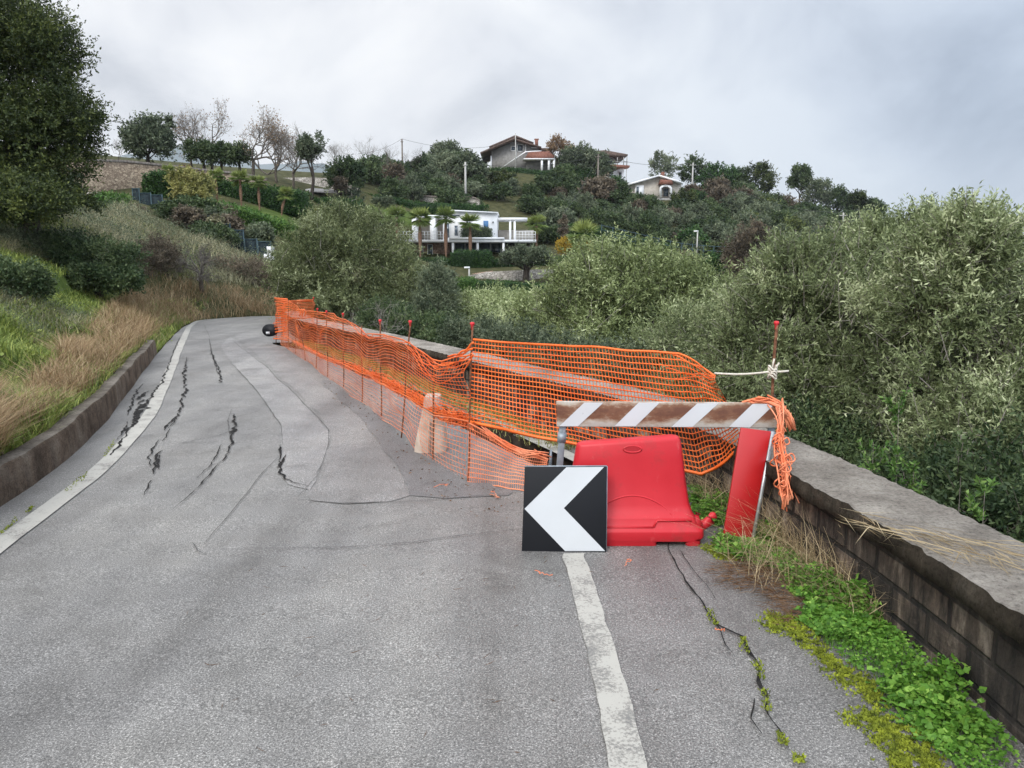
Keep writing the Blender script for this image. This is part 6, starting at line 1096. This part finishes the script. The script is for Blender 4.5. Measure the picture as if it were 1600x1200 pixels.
# palms
def palm(label, px, top, bot, w, Y, seed, group='palms by the villa', bend=0):
    B = hz(px, bot, Y); Tt = at(px, top, Y); r = np.random.default_rng(seed); th = thing('palm_tree', label, 'palm', tuple(B), group); rad = w / 2 * Y / 1200; H = Tt[2] - B[2] - rad * .55; mb = MB()
    z = np.linspace(0, 1, 12); tube(mb, np.c_[bend * z ** 2, 0 * z, H * z], (.15 + .05 * np.sin(z * 60)) * np.where(z > .6, 1.25, 1.0) * rad / 1.25, 8); mb.build('trunk', M['palmbark'], th); mb = MB(); c = np.array([bend, 0, H])
    for k in range(30):
        a = r.uniform(0, 6.28); el = r.uniform(-.5, 1.25); d = np.array([math.cos(a) * math.cos(el), math.sin(a) * math.cos(el), math.sin(el)]); st = c + d * rad * .42; tube(mb, [c, st], .015, 3, 0, .4); side = nrm(np.cross(d, [0, 0, 1.01])); n = 17; th_ = np.linspace(-1.35, 1.35, n)
        D = d * np.cos(th_)[:, None] + side * np.sin(th_)[:, None] + np.array([0, 0, -.4]) * (el < .5); leafquads(mb, np.repeat(st[None], n, 0), D, rad * r.uniform(.62, .95), rad * .085, r, 0, .35 + .3 * r.random() + .3 * (el > .6), up=0)
    mb.build('fronds', M['palm'], th)
for k, (x, tp, b, w, lb) in enumerate([(621, 330, 400, 34, 'first palm from the left in front of the villa'), (657, 332, 404, 36, 'second palm from the left in front of the villa'), (697, 331, 404, 36, 'third palm from the left in front of the villa'), (735, 340, 402, 34, 'palm in front of the blue shutter side of the villa'), ]): palm(lb, x, tp, b, w, 76.5, 600 + k)
palm('lone palm with long drooping fronds right of the villa garden', 911, 356, 402, 52, 77, 610); palm('low palm at the back right of the villa terrace', 838, 343, 372, 36, 86, 611)
for k, (x, tp, b, w, lb) in enumerate([(340, 268, 322, 26, 'first slim palm from the left before the tall hedge'), (378, 272, 332, 30, 'second slim palm from the left before the tall hedge'), (406, 278, 334, 28, 'third slim palm from the left before the tall hedge'), (440, 298, 336, 26, 'short leaning palm at the right end of the tall hedge'), (264, 262, 300, 24, 'palm tuft behind the yellow green shrub')]): palm(lb, x, tp, b, w, 55.5, 620 + k, 'slim palms on the left terrace', .0 if k != 3 else .4)
# shrubs covering the hill
protos = []
for k, mt in enumerate(['shrub', 'shrub', 'shrub_grey', 'shrub_grey', 'shrub', 'shrub_brown', 'oak', 'hedge']):
    r = np.random.default_rng(700 + k); mb = MB(); lb = [[0, 0, .45, .85, .85, .62], [r.uniform(-.5, .5), r.uniform(-.3, .3), .7, .5, .5, .5, .4], [r.uniform(-.6, .6), r.uniform(-.3, .3), .4, .55, .5, .45, .4]]
    C = crown(mb, r, lb, 58, 13, 8, .24, .13, .07, cr=.34, v0=.45, vc=.2, zmin=-.6, shell=.4); m1 = mb.mesh('foliage', [M[mt]]); mb = MB(); trunk_and_limbs(mb, r, (0, 0, -.4), (0, 0, .35), .06, C[:5]); protos.append((m1, mb.mesh('trunk', [M['darkbark']])))
r = np.random.default_rng(88); count = 0
def clear(px, py, w):
    for (x0, y0, x1, y1) in [(640, 318, 842, 412), (745, 205, 866, 262), (925, 230, 985, 268), (975, 268, 1070, 303), (570, 312, 640, 350), (150, 220, 500, 290), (690, 408, 950, 470), (895, 350, 925, 400)]:
        if x0 - w * .28 < px < x1 + w * .28 and y0 < py < y1: return False
    return True
names = {0: 'dark green shrub in the dense cover of the hill', 2: 'grey green shrub in the dense cover of the hill', 5: 'brownish shrub in the dense cover of the hill'}
hillpoly = [(480, 300), (500, 285), (556, 266), (620, 258), (745, 255), (940, 268), (985, 298), (1075, 292), (1200, 300), (1390, 340), (1400, 420), (1140, 420), (1130, 400), (1060, 385), (940, 352), (905, 398), (846, 388), (842, 335), (760, 330), (700, 315), (620, 300)]
for Y in np.arange(151, 87, -4.4):
    for X in np.arange(-26, 86, 3.6):
        x = X + r.normal(0, .9); y = Y + r.normal(0, .9); z = float(terr(x, y)); s = r.uniform(1.7, 3.0) * (.8 + .25 * (Y > 120)); px, py = project(np.array([x, y, z])); px2, py2 = project(np.array([x, y, z + 1.15 * s]))
        if not inpoly(np.array(px), np.array((py + py2) / 2), hillpoly): continue
        if not clear(float(px), float(py2), s * 1200 / y * 1.1) or not clear(float(px), float((py + py2) / 2), s * 1200 / y * 1.1): continue
        if count >= 298: break
        k = int(r.choice(8, p=[.18, .16, .18, .16, .14, .07, .06, .05])); g = 'dark' if k in (0, 1, 4, 6, 7) else ('grey green' if k in (2, 3) else 'brownish')
        th = thing('shrub', g + ' shrub in the dense cover of the hill', 'shrub', (x, y, z), g + ' shrubs covering the hill'); th.scale = (s * r.uniform(.8, 1.3), s * r.uniform(.8, 1.2), s * r.uniform(.7, 1.2)); th.rotation_euler.z = r.uniform(0, 6.28); count += 1
        for nm, me in (('foliage', protos[k][0]), ('trunk', protos[k][1])): o = bpy.data.objects.new(nm, me); COL.objects.link(o); o.parent = th
print('hill shrubs', count)
for q, (x, y, Y, s) in enumerate([(312, 345, 45, 1.3), (330, 362, 44, 1.0), (352, 372, 43, 1.1), (270, 352, 42, .9), (300, 366, 41, 1.0), (330, 384, 40, .9), (350, 398, 39, .8), (395, 380, 44, 1.1), (345, 345, 47, 1.0)]):
    B = hz(x, y, Y); k = [0, 2, 5, 4, 5, 0][q % 6] if q < 9 or q > 14 else 5; th = thing('shrub', 'shrub in the thicket along the dark green fence' if k != 5 else 'brown twiggy shrub in the thicket along the dark green fence', 'shrub', tuple(B + [0, 0, .1]), 'thicket along the dark green fence' + (', brown' if k == 5 else '')); th.scale = (s * 1.2, s, s * .9); th.rotation_euler.z = q * 1.3
    for nm, me in (('foliage', protos[k][0]), ('trunk', protos[k][1])): o = bpy.data.objects.new(nm, me); COL.objects.link(o); o.parent = th
# lower valley slope between the gardens and the olives: bushes seen through the gaps
for k, (x, tp, b, w, Y, mt, lb) in enumerate([(720, 462, 500, 60, 50, 'olive_dark', 'grey bush under the square dark hedge'), (790, 458, 490, 80, 48, 'olive_bright', 'pale bush under the long low hedge'), (880, 448, 485, 60, 46, 'olive_dark', 'bush under the dark hedge cube'), (1060, 395, 430, 70, 70, 'shrub_brown', 'brown twiggy bush below the blue green fence'), (1110, 400, 440, 50, 66, 'hedge', 'dark bush by the thin lamp post'), (690, 420, 440, 40, 60, 'shrub_grey', 'slender grey sapling bush left of the square dark hedge'), (455, 400, 440, 50, 40, 'shrub', 'dark bush at the left foot of the big rounded olive'), (410, 425, 452, 60, 36, 'shrub_brown', 'brown bush below the white utility box'), (500, 330, 350, 60, 66, 'mimosa', 'pale bush behind the top of the big rounded olive'), (170, 308, 328, 60, 42, 'hedge_b', 'bright green bush under the pale parapet of the upper road'), (215, 330, 350, 24, 42.5, 'shrub_brown', 'brown bush at the top end of the dark green fence')]):
    T(lb, x, tp, b, w, Y, mt, 800 + k, 3, name='bush', cat='bush', ncl=70, ls=.16, v0=.5, tr=.08)
# ------------------------------------------------------------------ thin moist air over the whole valley
mb = MB(); box(mb, (-1400, -60, -64), (1400, 1700, 160)); hz_ = mb.build('haze', None); hz_.data.materials.clear()
hm = bpy.data.materials.new('pale_air'); hm.use_nodes = True; ht = hm.node_tree; ht.nodes.clear(); ho = ht.nodes.new('ShaderNodeOutputMaterial'); hv = ht.nodes.new('ShaderNodeVolumePrincipled')
hv.inputs['Color'].default_value = (.86, .90, .95, 1); hv.inputs['Density'].default_value = .00016; hv.inputs['Anisotropy'].default_value = .2
ht.links.new(hv.outputs[0], ho.inputs['Volume']); hz_.data.materials.append(hm); tag(hz_, kind='stuff')
